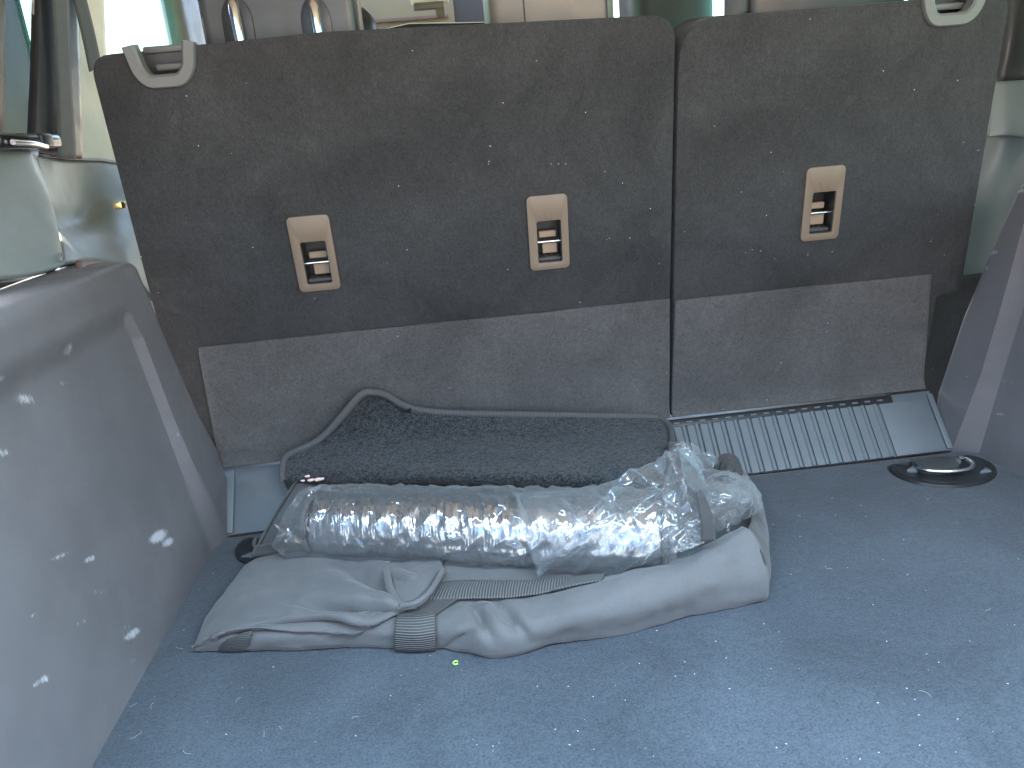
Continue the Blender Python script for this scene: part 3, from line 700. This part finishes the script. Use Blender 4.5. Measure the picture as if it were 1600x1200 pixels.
# ------------------------------------------------------------------ tie-down rings in the floor
def tie_down(cx, cy, rx, ry, label, sgn=1):
    t = thing('tie_down', (cx, cy, 0), label, 'tie-down', 'cargo tie-downs set in the load floor')
    # moulded dish: concentric rings flattened on the sill side
    rings = [(1.0, .0008), (.985, .0048), (.93, .0062), (.83, .005), (.72, .0035), (.66, .0022)]
    v = []; n = 48
    for k, h in rings:
        for i in range(n):
            a = 2*math.pi*i/n; yy = ry*k*math.sin(a); yy = min(yy, ry*.42*(.6+.4*k)); v.append((cx+rx*k*math.cos(a), cy+yy, h))
    f = grid_faces(len(rings), n, True); f.append(tuple(range((len(rings)-1)*n, len(rings)*n)))
    mk('dish', v, f, MT['dark'], t, 40)
    b = prism_bm(rpoly([(-.036, -.012), (-.012, -.026), (.022, -.024), (.032, .008), (.026, .018), (-.034, .018)], [.008, .012, .01, .006, .004, .004]), .002, .013, .003, 3)
    place(b, Matrix.Translation((cx-.004*sgn, cy+.004, 0)) @ Matrix.Scale(sgn, 4, (1, 0, 0)))
    if sgn < 0: bmesh.ops.reverse_faces(b, faces=b.faces[:])
    cap = from_bm('cap', b, MT['vinyl'], t, 40)
    pts = [(cx+sgn*a, cy+c, z) for a, c, z in ((-.043, -.004, .010), (-.036, -.020, .012), (-.010, -.033, .013), (.020, -.034, .013), (.038, -.020, .013), (.043, .0, .012), (.038, .012, .010))]
    tube('ring', pts, .0034, MT['steel'], t, 10, 40)
    for (a, c) in ((-.050, .004), (.030, .016), (.048, -.030)):
        b = prism_bm([(-.008, -.005), (.008, -.008), (.008, .006)], .002, .0085, .0008, 1); place(b, Matrix.Translation((cx+sgn*a, cy+c, 0))); from_bm('corner_rest', b, MT['plate'], t)
    return t
c = Z(1475, 738, 0)
tie_down(c[0]+.002, c[1]+.010, .080, .066, 'black tie-down ring with cap set in the floor beside ribbed sill')
c = Z(385, 858, 0)
tie_down(c[0]+.058, c[1]+.0, .074, .062, 'tie-down mostly hidden under the folded grey bag', -1)

# ------------------------------------------------------------------ folded grey fabric bag
bag = thing('folded_bag', (0, .9, 0), 'folded dark grey fabric bag with ribbed webbing lying on carpet', 'bag')
def wr(seed, a=.003, s=14, an=(1, 1, 1), b_=.0006):
    return lambda G: fbm(G, s, 3, seed, an)*a + fbm(G, 55, 2, seed+3)*b_
# base body (lowest layer, rests on floor, climbs the sill cover)
sheet('base_layer', [
 [(395, 990, .003), (700, 990, .003), (1188, 930, .003)],
 [(392, 962, .020), (700, 962, .028), (1192, 908, .030)],
 [(396, 872, .026), (700, 868, .036), (1202, 850, .048)],
 [(424, 812, .045), (740, 812, .05), (1194, 795, .052)],
 [(452, 765, .075), (760, 765, .070), (1178, 755, .05)],
 [(500, 700, .108), (800, 705, .075), (1150, 728, .045)],
 [(522, 678, .118), (800, 700, .075), (1105, 712, .05)]], MT['bag'], bag, 90, 60, .012, disp=wr(1, .004))
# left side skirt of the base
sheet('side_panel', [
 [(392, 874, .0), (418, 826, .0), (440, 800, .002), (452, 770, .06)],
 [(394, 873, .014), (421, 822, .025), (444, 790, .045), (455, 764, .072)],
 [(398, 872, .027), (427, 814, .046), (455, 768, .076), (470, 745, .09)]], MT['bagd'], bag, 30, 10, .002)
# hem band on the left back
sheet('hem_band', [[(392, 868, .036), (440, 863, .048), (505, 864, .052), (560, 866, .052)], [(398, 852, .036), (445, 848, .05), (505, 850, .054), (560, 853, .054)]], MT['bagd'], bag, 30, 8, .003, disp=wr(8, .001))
# front strip on the left
def dstrip(G): return fbm(G, 18, 3, 4, (1, 2, 2))*.003 + fbm(G, 60, 2, 9)*.0006
sheet('front_roll', [
 [(300, 1019, .002), (345, 1018, .002), (480, 1016, .002), (560, 1012, .002), (622, 1014, .002)],
 [(298, 1016, .006), (345, 1013, .010), (480, 1010, .012), (560, 1004, .012), (622, 1006, .012)],
 [(302, 1008, .012), (348, 1002, .022), (480, 996, .026), (560, 988, .028), (622, 988, .030)],
 [(315, 1000, .016), (360, 990, .028), (480, 984, .033), (560, 973, .036), (622, 968, .039)],
 [(330, 995, .015), (375, 982, .027), (480, 974, .032), (560, 962, .036), (625, 952, .038)],
 [(345, 990, .008), (390, 975, .018), (480, 965, .022), (560, 950, .025), (630, 940, .028)]], MT['bag'], bag, 80, 30, .002, disp=dstrip)
# right thick fold
def dfold(G):
    u = (G[..., 0]-G[..., 0].min())/(G[..., 0].max()-G[..., 0].min())
    v = np.linspace(0, 1, G.shape[0])[:, None]*np.ones_like(u)
    c1 = np.exp(-((u-.10-.10*(1-v))/.018)**2)*np.clip(1-abs(v-.55)/.35, 0, 1)
    c2 = np.exp(-((u-.165-.13*(1-v)**1.0)/.020)**2)*np.clip(1-abs(v-.5)/.38, 0, 1)
    c3 = np.exp(-((u-.03-.2*v)/.02)**2)*np.clip(1-abs(v-.25)/.3, 0, 1)
    return -.017*c2 - .012*c1 - .009*c3 + fbm(G, 12, 3, 12)*.0055 + fbm(G, 60, 2, 19)*.0005
sheet('front_fold', [
 [(676, 1014, .002), (720, 1019, .002), (780, 1024, .002), (900, 1004, .002), (1000, 983, .002), (1100, 959, .002), (1192, 938, .002)],
 [(675, 1006, .010), (720, 1014, .012), (782, 1018, .012), (900, 996, .014), (1000, 973, .016), (1100, 948, .018), (1199, 926, .016)],
 [(676, 992, .025), (720, 998, .028), (782, 1000, .030), (900, 978, .036), (1000, 952, .042), (1100, 922, .048), (1199, 900, .040)],
 [(678, 975, .036), (720, 980, .039), (775, 978, .043), (895, 955, .052), (1000, 925, .060), (1100, 892, .068), (1192, 862, .068)],
 [(680, 960, .041), (725, 960, .045), (770, 956, .049), (885, 935, .058), (995, 906, .068), (1092, 874, .077), (1176, 834, .085)],
 [(683, 948, .041), (728, 946, .046), (772, 942, .049), (885, 921, .057), (985, 897, .066), (1085, 864, .077), (1164, 826, .089)],
 [(690, 942, .032), (735, 938, .034), (780, 934, .036), (888, 916, .044), (985, 893, .052), (1085, 860, .066), (1158, 824, .080)],
 [(700, 940, .022), (740, 936, .022), (790, 932, .025), (890, 918, .03), (985, 895, .034), (1085, 865, .045), (1155, 830, .060)]], MT['bag'], bag, 150, 70, .002, disp=dfold)
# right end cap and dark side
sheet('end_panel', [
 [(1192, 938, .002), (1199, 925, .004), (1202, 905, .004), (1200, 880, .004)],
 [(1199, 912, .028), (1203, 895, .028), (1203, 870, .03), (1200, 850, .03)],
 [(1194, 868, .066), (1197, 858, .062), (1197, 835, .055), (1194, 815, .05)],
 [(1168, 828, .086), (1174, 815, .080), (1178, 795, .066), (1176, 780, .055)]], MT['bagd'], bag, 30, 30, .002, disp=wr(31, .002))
sheet('end_webbing', [[(1193, 888, .045), (1201, 893, .030)], [(1186, 862, .066), (1199, 866, .050)]], MT['web'], bag, 6, 12, .0025)
# upper flap on the left
def dflap(G):
    u = np.linspace(0, 1, G.shape[1])[None]*np.ones(G.shape[:2]); v = np.linspace(0, 1, G.shape[0])[:, None]*np.ones(G.shape[:2])
    d = np.zeros_like(u)
    # folds radiating from the pocket mouth
    for (u0, v0, du, dv, wd, a) in ((.80, .05, -.42, .20, .026, -.022), (.80, .10, -.40, .42, .030, -.022), (.86, .30, -.40, .55, .045, -.022), (.72, .02, -.30, .08, .02, -.014)):
        L = math.hypot(du, dv); t = ((u-u0)*du+(v-v0)*dv)/L**2; dist = abs((u-u0)*dv-(v-v0)*du)/L
        d += a*np.exp(-(dist/wd)**2)*np.clip(np.minimum(t*3, 1.2*(1-t)), 0, 1)
        d -= .55*a*np.exp(-((dist-2.0*wd)/(wd*1.3))**2)*np.clip(np.minimum(t*3, 1.2*(1-t)), 0, 1)
    c = np.exp(-((u-.10)/.05)**2)*np.exp(-((v-.16-.9*(u-.05))/.05)**2)
    return d - .012*c + fbm(G, 11, 3, 21)*.007 + fbm(G, 60, 2, 25)*.0005
sheet('upper_flap', [
 [(298, 1018, .006), (330, 1006, .018), (352, 996, .024), (395, 988, .031), (500, 979, .033), (590, 967, .036), (640, 952, .041), (668, 936, .044)],
 [(298, 1012, .013), (328, 998, .030), (355, 986, .038), (400, 978, .042), (505, 968, .044), (595, 957, .047), (645, 941, .052), (672, 926, .053)],
 [(303, 998, .017), (338, 975, .037), (375, 958, .045), (430, 948, .050), (525, 943, .051), (605, 932, .053), (652, 920, .056), (678, 910, .056)],
 [(320, 968, .020), (356, 940, .040), (400, 920, .048), (460, 910, .053), (545, 908, .054), (615, 902, .054), (660, 897, .056), (684, 895, .055)],
 [(350, 927, .022), (385, 900, .040), (430, 882, .048), (490, 877, .053), (565, 880, .053), (625, 882, .052), (668, 882, .053), (690, 885, .052)],
 [(385, 880, .024), (405, 868, .036), (445, 860, .046), (505, 858, .051), (570, 862, .050), (630, 866, .048), (672, 870, .048), (694, 876, .048)]], MT['bag'], bag, 130, 80, .002, disp=dflap)
# pocket rim (hem) and inner layers
def band(name, pts, wpx, z, mat, thick=.003, n=50, lift=0):
    a = [(p[0], p[1], p[2]) for p in pts]; b_ = [(p[0]+wpx[0], p[1]+wpx[1], p[2]+lift) for p in pts]
    return sheet(name, [a, [((q[0]+r[0])/2, (q[1]+r[1])/2, (q[2]+r[2])/2+.0025) for q, r in zip(a, b_)], b_], mat, bag, n, 9, thick)
band('pocket_hem', [(598, 878, .054), (599, 900, .058), (606, 925, .058), (620, 944, .056), (640, 949, .053)], (12, -2), 0, MT['bag'], .003)
sheet('inner_fold', [[(620, 950, .046), (648, 946, .050), (672, 928, .053), (694, 892, .054)], [(616, 935, .056), (644, 930, .062), (664, 912, .064), (690, 884, .058)], [(614, 905, .053), (636, 895, .060), (656, 886, .062), (688, 876, .057)], [(612, 880, .048), (634, 874, .050), (654, 872, .052), (682, 868, .05)]], MT['bag'], bag, 40, 30, .002, disp=wr(44, .003, 22))
for k, dz in enumerate((0, .005)):
    tube('fold_edge', [Z(622+5*k, 950-3*k, .053+dz), Z(648+3*k, 946-5*k, .058+dz), Z(670+3*k, 928-6*k, .061+dz), Z(692, 893-3*k, .060+dz)], .0030, MT['bag'], bag, 8, 24)
sheet('inner_webbing', [[(668, 925, .062), (692, 890, .060)], [(677, 926, .060), (698, 892, .057)]], MT['webu'], bag, 24, 6, .002)
# layer behind with horizontal webbing
sheet('middle_layer', [[(640, 962, .030), (760, 950, .038), (880, 925, .044), (960, 905, .045)], [(660, 938, .043), (760, 932, .046), (880, 910, .050), (960, 890, .050)], [(690, 895, .050), (760, 895, .050), (880, 885, .050), (960, 870, .048)], [(695, 860, .045), (760, 860, .045), (880, 855, .045), (960, 850, .04)]], MT['bag'], bag, 60, 24, .002, disp=wr(51, .002))
sheet('cross_webbing', [[(650, 936, .050), (700, 935, .050), (760, 934, .051), (830, 929, .053), (890, 918, .056)], [(664, 921, .052), (705, 920, .053), (762, 919, .054), (832, 916, .056), (890, 908, .058)], [(682, 909, .053), (715, 907, .054), (765, 907, .055), (835, 906, .057), (890, 900, .058)]], MT['webu'], bag, 60, 12, .0022, disp=wr(53, .0012, 20))
sheet('cross_webbing', [[(862, 921, .058), (900, 913, .060), (940, 906, .062)], [(900, 899, .060), (925, 896, .062), (945, 896, .064)]], MT['webu'], bag, 24, 8, .0022)
# front straps
sheet('front_strap', [[(617, 1018, .002), (650, 1019, .002), (681, 1017, .002)], [(616, 1012, .012), (650, 1014, .012), (681, 1011, .012)], [(616, 990, .033), (649, 992, .034), (680, 988, .034)], [(618, 968, .044), (650, 968, .046), (680, 964, .046)], [(622, 958, .044), (652, 957, .046), (682, 953, .046)]], MT['web'], bag, 20, 30, .0025)
sheet('strap_end', [[(622, 966, .044), (682, 958, .046)], [(640, 950, .048), (700, 945, .049)], [(655, 938, .050), (716, 934, .051)]], MT['bagd'], bag, 16, 14, .002)
sheet('corner_webbing', [[(340, 1018, .003), (365, 1019, .003), (390, 1017, .003)], [(343, 1012, .012), (366, 1012, .013), (391, 1010, .013)], [(352, 1003, .024), (370, 999, .028), (391, 997, .029)], [(370, 993, .033), (380, 989, .036), (394, 986, .037)]], MT['web'], bag, 16, 16, .0022)
# rolled strap end at the back right
for k, (dx, dy) in enumerate(((0, 0), (9, 7), (16, 13))):
    tube('rolled_strap', [Z(1118+dx, 752, .045), Z(1120+dx, 734+dy, .062), Z(1130+dx*.6, 716+dy, .074), Z(1146-dx*.2, 717+dy, .072), Z(1154-dx*.4, 736+dy*.5, .058), Z(1153-dx*.3, 750, .045)], .0062, MT['bagd'], bag, 10, 30)
sheet('carry_strap', [[(1096, 846, .100), (1118, 844, .098)], [(1098, 818, .122), (1116, 814, .120)], [(1092, 788, .140), (1106, 782, .138)], [(1086, 768, .140), (1096, 762, .138)]], MT['bagd'], bag, 8, 20, .003)
sheet('back_loop', [[(1046, 712, .105), (1062, 708, .1)], [(1044, 697, .112), (1064, 694, .108)], [(1046, 690, .108), (1062, 690, .102)], [(1048, 700, .1), (1058, 700, .095)]], MT['bagd'], bag, 10, 16, .003)

# ------------------------------------------------------------------ folded floor mat
mat_ = thing('floor_mat', (0, 1.05, .08), 'folded black carpet floor mat with stitched edge on the grey bag', 'floor mat')
MR = [
 [(455, 778, .055), (520, 785, .05), (700, 790, .05), (880, 795, .05), (1000, 800, .05), (1032, 790, .055)],
 [(446, 760, .072), (520, 764, .070), (700, 768, .068), (880, 773, .066), (1000, 780, .064), (1034, 775, .066)],
 [(442, 748, .088), (520, 753, .088), (700, 756, .088), (880, 760, .085), (1000, 765, .080), (1040, 760, .080)],
 [(442, 732, .100), (522, 736, .102), (700, 740, .103), (880, 743, .100), (1000, 746, .094), (1046, 738, .090)],
 [(450, 711, .112), (530, 712, .112), (700, 715, .110), (880, 718, .106), (1000, 720, .099), (1051, 712, .094)],
 [(497, 690, .126), (555, 684, .128), (700, 686, .119), (880, 688, .112), (1000, 689, .103), (1050, 689, .097)],
 [(535, 650, .168), (585, 645, .160), (690, 664, .136), (880, 668, .120), (1000, 668, .107), (1048, 670, .100)],
 [(560, 620, .196), (598, 622, .184), (675, 648, .150), (880, 653, .127), (1000, 654, .112), (1040, 660, .102)],
 [(574, 612, .202), (602, 617, .190), (668, 643, .155), (880, 649, .129), (1000, 651, .113), (1030, 653, .104)]]
def dmat(G): return fbm(G, 10, 2, 61)*.003 + fbm(G, 200, 2, 63)*.0010
mo = sheet('mat_pile', MR, MT['mat'], mat_, 220, 130, .007, disp=dmat)
G = loft_pts(MR, 220, 130)
edge = [G[k, 0] for k in range(30, 130)] + [G[-1, k] for k in range(1, 219)] + [G[k, -1] for k in range(129, 25, -1)]
edge = np.array(edge)
for _ in range(30): edge[1:-1] = (edge[:-2]+2*edge[1:-1]+edge[2:])/4
tube('edge_binding', edge[::2], .0062, MT['bind'], mat_, 10, rx=.9)
# under layer of the fold
sheet('under_layer', [[(452, 775, .05), (700, 785, .05), (1032, 790, .05)], [(480, 730, .075), (700, 730, .080), (1040, 735, .070)], [(525, 690, .115), (700, 692, .100), (1046, 700, .075)]], MT['mat'], mat_, 40, 20, .006)
# pink and white crumbs of paint on the corner
stain = M('pink_flake'); stain.base((.75, .55, .52)); stain.set(Roughness=.7)
for (a, c, r) in ((481, 744, .004), (486, 750, .0045), (497, 749, .006), (503, 748, .004), (473, 751, .0028)):
    p = Z(a, c, .0945); b = bmesh.new(); bmesh.ops.create_icosphere(b, subdivisions=2, radius=r)
    for v in b.verts: v.co = Vector((v.co.x*1.2, v.co.y*.7, v.co.z*.45))*(1+.5*noise.noise(v.co*400)); v.co += Vector(p)
    from_bm('dried_flake', b, stain.m, mat_)

# ------------------------------------------------------------------ foil roll in a clear plastic bag
P0, P1 = Z(497, 818, .080), Z(1040, 838, .078)
AX = (P1-P0); LR = np.linalg.norm(AX); AX /= LR
UPv = np.array([0, 0, 1.0]); UPv = UPv-AX*np.dot(UPv, AX); UPv /= np.linalg.norm(UPv); BK = np.cross(UPv, AX)
if BK[1] < 0: BK = -BK
R0 = .043
roll = thing('foil_roll', tuple(P0-UPv*R0), 'rolled silver foil sunshade inside the clear plastic bag', 'foil roll')
nt_, nth = 260, 120
G = np.zeros((nt_, nth, 3))
for j in range(nt_):
    t = j/(nt_-1); c = P0+AX*LR*t
    for i in range(nth):
        a = 2*math.pi*i/nth
        r = R0*(1+.03*math.sin(3*t+.5))
        e = min(t, 1-t)*LR; r *= 1-.16*max(0, 1-e/.012)**2
        q = Vector((t*LR*34+math.sin(a*2)*.8, math.cos(a)*1.3, math.sin(a)*1.3))
        q2 = Vector((t*LR*95+math.cos(a)*1.2, math.cos(a)*2.2, math.sin(a)*2.2))
        n1 = 1-abs(noise.noise(q))*2; n2 = 1-abs(noise.noise(q2))*2
        mid = .35+.65*min(1, t*2.2)
        r += (.0026*n1+.0014*n2)*mid + .0035*noise.noise(q*.35)
        G[j, i] = c + (UPv*math.sin(a)+BK*math.cos(a))*r*(1 if math.sin(a) < 0 else .98)
F_ = grid_faces(nt_, nth, True)
mk('foil_sheet', G.reshape(-1, 3), F_, MT['foil'], roll, True)
bpy.data.objects
for k, (tt, c0) in enumerate(((.0, P0), (1.0, P1))):          # bound dark edges and the spiral of layers at each end
    sgn = -1 if k == 0 else 1
    for m_ in range(2 if k == 0 else 5):
        rr_ = R0*(1-.02-.16*m_)
        pts = [c0+AX*sgn*(.001+.0008*m_)+(UPv*math.sin(a)+BK*math.cos(a))*rr_*(1+.02*math.sin(3*a+m_)) for a in np.linspace(0, 2*math.pi, 49)]
        tube('edge_binding' if m_ == 0 else 'rolled_layer', pts, .0036 if m_ == 0 else .0022, MT['bind'] if m_ % 2 == 0 else MT['foil'], roll, 8)
    v = [c0+AX*sgn*.0005]+[c0+AX*sgn*.0005+(UPv*math.sin(a)+BK*math.cos(a))*R0*.93 for a in np.linspace(0, 2*math.pi, 41)[:-1]]
    mk('roll_end', v, [(0, 1+i, 1+(i+1) % 40) for i in range(40)], MT['dark'], roll, False)
# film sleeve
pb = thing('plastic_bag', tuple(P0-UPv*(R0+.004)), 'crumpled clear plastic bag with torn open end around the foil roll', 'plastic bag')
T0, T1 = -.045/LR, 1.03
nt_, nth = 240, 130
G = np.zeros((nt_, nth, 3))
for j in range(nt_):
    t = T0+(T1-T0)*j/(nt_-1); c = P0+AX*LR*t
    d = t*LR
    fl_ = min(1, max(0, (-d)/.045))                         # left end flattens to a seal
    for i in range(nth):
        a = 2*math.pi*i/nth; ca, sa = math.cos(a), math.sin(a)
        base = R0*1.13+.002
        slack = .010*max(0, math.sin(a*1.0-.4))*(.4+.6*t)
        r = base+slack
        p = c+(UPv*sa+BK*ca)*r
        q = Vector(p)*30; q = q+noise.noise_vector(q*.6)*.8
        dv = noise.voronoi(q)[0]; cr_ = min(.5, dv[1]-dv[0])
        q3 = Vector((d*40+ca, ca*1.5, sa*1.5+d*8)); n3 = 1-abs(noise.noise(q3))*2
        dv2 = noise.voronoi(q*2.3)[0]; cr2 = min(.5, dv2[1]-dv2[0])
        r += .011*(cr_-.25)*(.4+.6*min(1, abs(t-.2)*1.6)) + .0025*(cr2-.25) + .003*n3*n3*n3
        r = max(r, R0*1.05+.001)
        hgt = (1-.62*fl_**3); wid = (1-.15*fl_**3)
        G[j, i] = c+UPv*sa*r*hgt+BK*ca*r*wid + AX*(.006*noise.noise(Vector((a*1.5, 3, 1)))*fl_) - UPv*.014*fl_
        zmin = .036
        if G[j, i][2] < zmin: G[j, i][2] = zmin+.0008*noise.noise(q*2)
mk('sleeve', G.reshape(-1, 3), grid_faces(nt_, nth, True), MT['film'], pb, True)
ctr = G[0].mean(0); mk('sealed_end', [ctr]+list(G[0]), [(0, 1+(i+1) % nth, 1+i) for i in range(nth)], MT['film'], pb, True)
def topx(G_):
    d = G_-CC; zc = d@cf; return 800+FPX*(d@CR)/zc, 600-FPX*(d@CU)/zc
def creases(lines):
    def f(G_):
        x, y_ = topx(G_); o = np.zeros(x.shape)
        for (x0, y0, x1, y1, a, w_) in lines:
            L = math.hypot(x1-x0, y1-y0); ux, uy = (x1-x0)/L, (y1-y0)/L
            t = ((x-x0)*ux+(y_-y0)*uy)/L; dist = abs((x-x0)*uy-(y_-y0)*ux)
            o += a*np.clip(1-dist/w_, 0, 1)**1.3*np.clip(np.minimum((t+.05)*8, (1.05-t)*8), 0, 1)
        return o
    return f
def crum(seed, a, s=26, p=.8):
    def f(G_): return a*(ridged(G_, s, seed, p=p)-.3) + .45*a*(ridged(G_, s*2.3, seed+4)-.3) + fbm(G_, 12, 2, seed)*a*.9
    return f
NECK = creases([(842, 888, 990, 738, .010, 9), (850, 886, 1075, 742, .009, 9), (805, 775, 846, 888, .012, 8), (812, 772, 852, 880, -.008, 7), (900, 892, 985, 800, .007, 8), (960, 890, 1090, 800, .008, 9), (880, 768, 940, 850, -.007, 10),
 (990, 740, 1060, 800, .008, 8), (1040, 705, 1085, 830, .010, 8), (1020, 720, 1105, 790, -.008, 8), (930, 760, 1000, 830, -.006, 9), (1050, 850, 1110, 790, .007, 8), (870, 860, 1000, 790, -.007, 8), (985, 745, 1045, 765, .007, 7), (1060, 700, 1062, 790, .008, 7), (1000, 880, 1040, 790, .006, 7), (845, 886, 920, 800, .007, 6)])
sheet('loose_neck', [
 [(842, 890, .056), (900, 894, .058), (962, 894, .062), (1030, 872, .080), (1092, 852, .090)],
 [(825, 850, .100), (900, 852, .105), (970, 852, .108), (1042, 842, .108), (1108, 836, .098)],
 [(812, 800, .130), (890, 802, .134), (970, 800, .138), (1050, 792, .136), (1112, 800, .114)],
 [(802, 775, .134), (880, 772, .140), (970, 762, .150), (1052, 738, .165), (1108, 766, .135)],
 [(800, 768, .126), (880, 763, .134), (962, 749, .150), (1046, 704, .182), (1078, 700, .180)],
 [(800, 772, .104), (880, 770, .112), (965, 760, .124), (1060, 722, .150), (1098, 742, .135)]], MT['film'], pb, 220, 160, 0, disp=lambda G_: crum(3, .0030, 14)(G_) + NECK(G_))
sheet('neck_peak', [
 [(1040, 712, .172), (1055, 704, .178), (1078, 722, .170), (1092, 742, .15)],
 [(1052, 698, .184), (1063, 694, .186), (1082, 708, .176), (1100, 730, .155)],
 [(1062, 690, .188), (1067, 688, .190), (1076, 696, .184), (1098, 718, .160)]], MT['film'], pb, 50, 30, 0, disp=crum(8, .006))
def torn(rows, name, seed, nu=90, nv=70, amp=.010, jag=.010):
    G_ = loft_pts(rows, nu, nv); N = grid_normals(G_); G_ = G_+N*(crum(seed, amp, 34)(G_))[..., None]
    dirv = G_[-1]-G_[-8]; dirv /= np.linalg.norm(dirv, axis=1, keepdims=True)
    for k in range(10):
        wgt = ((k+1)/10)**2
        for i in range(nu): G_[nv-10+k, i] += dirv[i]*jag*wgt*(noise.noise(Vector((i*.21, seed, 0)))+.7*noise.noise(Vector((i*.63, seed, 5))))
    return mk(name, G_.reshape(-1, 3), grid_faces(nv, nu), MT['film'], pb, True, grid_uv(G_))
torn([[(1088, 742, .130), (1097, 756, .134), (1101, 772, .128), (1098, 792, .112)],
      [(1108, 736, .134), (1120, 748, .150), (1118, 776, .142), (1106, 806, .104)],
      [(1135, 738, .122), (1152, 752, .142), (1146, 786, .130), (1114, 822, .090)],
      [(1162, 752, .098), (1178, 766, .112), (1168, 796, .110), (1121, 831, .082)],
      [(1178, 764, .080), (1190, 774, .090), (1176, 808, .090), (1127, 834, .076)]], 'torn_tail', 5)
torn([[(1096, 760, .118), (1100, 775, .116), (1098, 795, .105)], [(1130, 750, .112), (1140, 775, .112), (1120, 808, .092)], [(1165, 752, .088), (1176, 780, .088), (1140, 828, .078)]], 'torn_tail', 15, 60, 50, .008)
torn([[(1062, 700, .165), (1075, 715, .155), (1092, 742, .135)], [(1080, 696, .160), (1095, 710, .148), (1106, 735, .132)], [(1070, 688, .168), (1112, 712, .140), (1120, 724, .130)]], 'torn_flag', 22, 50, 40, .005, .006)
torn([[(1052, 862, .088), (1062, 842, .098), (1075, 815, .108)], [(1075, 858, .090), (1085, 838, .098), (1095, 812, .108)], [(1100, 848, .092), (1108, 832, .096), (1114, 815, .1)]], 'torn_front', 27, 50, 40, .008, .008)

# ------------------------------------------------------------------ lint, hairs and crumbs on the carpet
lm = M('white_lint'); lm.base((.46, .46, .47)); lm.set(Roughness=.9)
V, Fc = [], []
def fleck(c, r, ax=(1, 0, 0), ay=(0, 1, 0)):
    n = random.randint(4, 6); k0 = len(V); a0 = random.random()*6
    for i in range(n):
        a = a0+2*math.pi*i/n; q = r*random.uniform(.5, 1.2)
        V.append(np.array(c)+np.array(ax)*q*math.cos(a)+np.array(ay)*q*math.sin(a)*.7)
    V.append(np.array(c)+np.cross(ax, ay)*r*.5)
    for i in range(n): Fc.append((k0+i, k0+(i+1) % n, k0+n))
for _ in range(150):
    px, py = random.uniform(180, 1600), random.uniform(760, 1200)
    p = Z(px, py, .0006)
    if p[0] < XL+.01 or p[0] > XR-.01 or p[1] > 1.09: continue
    fleck(p, random.choice((.0004, .0005, .0006, .0010)) )
for (px, py) in ((1148, 852), (1450, 780), (1118, 1002), (1372, 1098), (1418, 898), (1290, 885), (1250, 838), (1300, 778), (1345, 790), (1070, 1034), (427, 1042), (1575, 1068), (1140, 1076), (1026, 985)):
    fleck(Z(px, py, .0006), .0012)
for (px, py) in ((385, 130), (362, 240), (250, 455), (702, 603), (838, 95), (766, 228), (764, 252), (861, 256), (873, 256), (884, 256), (763, 256), (793, 421), (952, 372), (948, 374), (1030, 412), (945, 268), (1070, 362), (1165, 395), (1175, 390), (1188, 392), (1210, 404), (1262, 398), (1300, 393), (1465, 335), (1455, 373), (1454, 377), (1428, 140), (1116, 197), (1260, 170), (1505, 222), (1475, 398), (1278, 481), (1288, 516), (1158, 300), (1040, 580), (905, 470)):
    a_ = sxy(px, py); fleck(sp(a_[0], a_[1], .0006 if py < 440 else .0075), random.uniform(.0006, .0013), (1, 0, 0), tuple(SU))
tag(mk('lint', V, Fc, lm.m, None, False), 'white lint specks scattered over the carpeted floor and seat backs', 'lint', kind='stuff')
V, Fc = [], []
for (px, py) in ((240, 1098), (214, 1098), (412, 1152), (222, 1142), (275, 1010), (377, 1090), (287, 1172), (440, 1140), (1245, 805), (1290, 888), (1548, 950), (1455, 1089), (560, 1120)):
    a0 = random.random()*6; p = Z(px, py, .001); L = random.uniform(.006, .014); cur = random.uniform(-1, 1)
    pts = [p+np.array([math.cos(a0+cur*s)*L*s, math.sin(a0+cur*s)*L*s, .0008*math.sin(s*3)]) for s in np.linspace(0, 1, 7)]
    v, f = tube_pts(pts, .00011, 5); k0 = len(V); V += v; Fc += [tuple(i+k0 for i in q) for q in f]
tag(mk('hair', V, Fc, lm.m, None, False), 'short pale hairs caught in the load floor carpet', 'hair', kind='stuff')
gm2 = M('green_crumb'); gm2.base((.28, .42, .12)); gm2.set(Roughness=.6)
c = Z(712, 1036, .002)
o = tube('crumb', [c+np.array([.0028*math.cos(a), .0028*math.sin(a), .0004]) for a in np.linspace(.6, 5.6, 16)], .0011, gm2.m, None, 8)
tag(o, 'tiny green curled crumb on the carpet in front of the bag', 'crumb')
